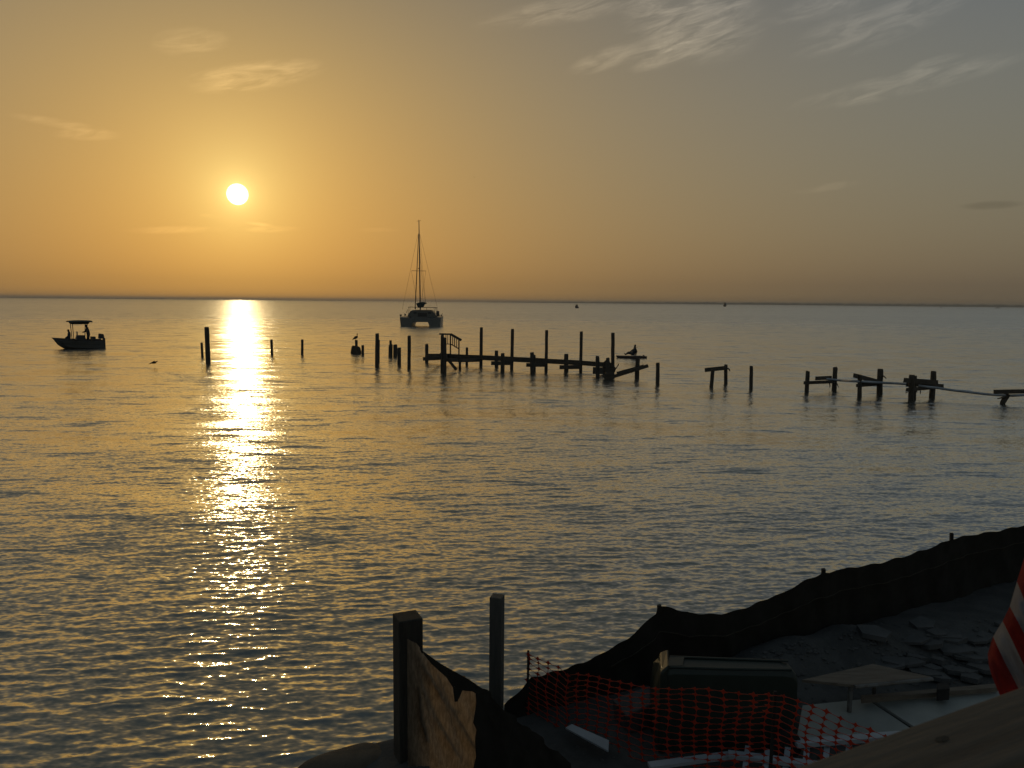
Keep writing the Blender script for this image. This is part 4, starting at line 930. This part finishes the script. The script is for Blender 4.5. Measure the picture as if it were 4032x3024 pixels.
for x, y0, y1 in ((2945, 2940, 3040), (3022, 2952, 3048), (3102, 2945, 3048), (3180, 2918, 3048), (3258, 2926, 3048), (3345, 2915, 3048)):
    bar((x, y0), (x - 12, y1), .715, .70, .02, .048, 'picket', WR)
tag(MB().beam(onz(2556, 3016, .70), onz(2872, 2974, .72), .03, .08).build('white_rail', 'vinyl'), 'loose white rail lying at the bottom edge, left of the fallen railing', 'rail')
cp = onz(2520, 2885, GZ); Rb = Matrix.Rotation(.35, 3, 'Z') @ Matrix.Rotation(-.22, 3, 'Y')
mb = MB().hexa([Vector((cp.x, cp.y + .2, GZ + .12)) + Rb @ Vector(q) for q in ((-.2, -.15, -.11), (.2, -.16, -.11), (.19, .15, -.11), (-.2, .15, -.11), (-.17, -.13, .08), (.21, -.16, .12), (.2, .14, .10), (-.18, .15, .11))])
tag(mb.build('packing_box', 'carton', bevel=.012), 'crushed grey box lying left of the bin behind the orange net', 'box')

# ------------------------------------------------------------------ flag and deck rail
FL = thing('flag', aty(4100, 2900, 1.9), 'red and white striped flag hanging limp at the right edge', 'flag')
BD = [[(4075, 2110), (4120, 2220), (4200, 2420), (4330, 2720), (4420, 2900)], [(4032, 2200), (4070, 2290), (4130, 2430), (4220, 2640), (4320, 2860)], [(4004, 2290), (4032, 2360), (4075, 2460), (4140, 2610), (4240, 2850)], [(3976, 2388), (4005, 2442), (4032, 2494), (4080, 2620), (4165, 2840)],
      [(3948, 2446), (3985, 2520), (4032, 2620), (4062, 2700), (4115, 2850)], [(3910, 2507), (3932, 2556), (3960, 2615), (4003, 2697), (4070, 2830)], [(3889, 2575), (3893, 2620), (3907, 2665), (3931, 2725), (3985, 2830)]]
def fcurve(B_, n=14): return [(float(np.interp(i / n * 4, range(5), [p[0] for p in B_])), float(np.interp(i / n * 4, range(5), [p[1] for p in B_]))) for i in range(n + 1)]
BC = [fcurve(b) for b in BD]
for k in range(6):
    rows = []
    for j in range(6):
        v_ = j / 5; row = []
        for i in range(15):
            (xa, ya), (xb, yb) = BC[k][i], BC[k + 1][i]; x, y = xa + (xb - xa) * v_, ya + (yb - ya) * v_
            e_ = i / 14; kk_ = (k + v_); Yd = 1.95 + .09 * math.exp(-e_ * 9) + .03 * math.sin(kk_ * 1.3 + e_ * 4) - .05 * e_ + .05 * (kk_ / 6) ** 2 + .008 * math.sin(kk_ * 9 + e_ * 5)
            row.append(aty(x, y, Yd))
        rows.append(row)
    MB().grid(rows).build('stripe', 'flag_red' if k % 2 else 'flag_white', FL, smooth=True)
MB().tube([aty(4230, 2900, 2.0), aty(4420, 1500, 2.2)], .014, 10).build('pole', 'metal', FL, smooth=True)

fa, fb = onz(3100, 3024, 4.1), onz(4032, 2692, 4.1); na = onz(3947, 3024, 4.1)
dr_ = (fb - fa).normalized(); nr_ = Vector((dr_.y, -dr_.x, 0)); wd = (na - fa).dot(nr_)
DR = thing('deck_rail', fa, 'close pine deck rail cap crossing the bottom right corner', 'railing')
DR.rotation_euler = (0, 0, math.atan2(dr_.y, dr_.x))
def local_box(name, x0, x1, y0, y1, z0, z1_, m, bv):
    me_ = MB().hexa([Vector(p) for p in ((x0, y0, z0), (x1, y0, z0), (x1, y1, z0), (x0, y1, z0), (x0, y0, z1_), (x1, y0, z1_), (x1, y1, z1_), (x0, y1, z1_))])
    o = me_.build(name, m, base=(0, 0, 0)); o.location = (0, 0, 0); o.parent = DR
    if bv: q = o.modifiers.new('bevel', 'BEVEL'); q.width = bv; q.segments = 3
    return o
CAPO = local_box('rail_cap', -.6, 1.9, -wd, 0, -.038, 0, 'rail', .009)
for x in (-.45, 1.5): local_box('rail_post', x, x + .09, -wd * .5 - .045, -wd * .5 + .045, -3.6, -.039, 'rail', .004)
kn = onz(3710, 2912, 4.1) - fa; kx, ky = kn.dot(dr_), -kn.dot(nr_)
mb = MB().add([Vector((kx, ky, .0012))] + [Vector((kx + .013 * math.cos(a * .6283), ky + .006 * math.sin(a * .6283), .0012)) for a in range(10)], [[0, 1 + a, 1 + (a + 1) % 10] for a in range(10)])
o = mb.build('knot', 'stake', base=(0, 0, 0)); o.location = (0, 0, 0); o.parent = CAPO

# ------------------------------------------------------------------ haze over the bay
def haze():
    mb = MB().box((0, 0, 11.75), 25600, 25600, 26.5); m = bpy.data.materials.new('haze air'); m.use_nodes = True; nt = m.node_tree
    nt.nodes.remove(nt.nodes['Principled BSDF']); v_ = nt.nodes.new('ShaderNodeVolumePrincipled')
    v_.inputs['Color'].default_value = (.95, .92, .86, 1); v_.inputs['Density'].default_value = HAZE; v_.inputs['Anisotropy'].default_value = .25
    nt.links.new(v_.outputs[0], nt.nodes['Material Output'].inputs['Volume'])
    M['haze'] = m; o = mb.build('haze', 'haze', base=(0, 0, -1.5)); return tag(o, kind='stuff')
HAZE = .00016
haze()
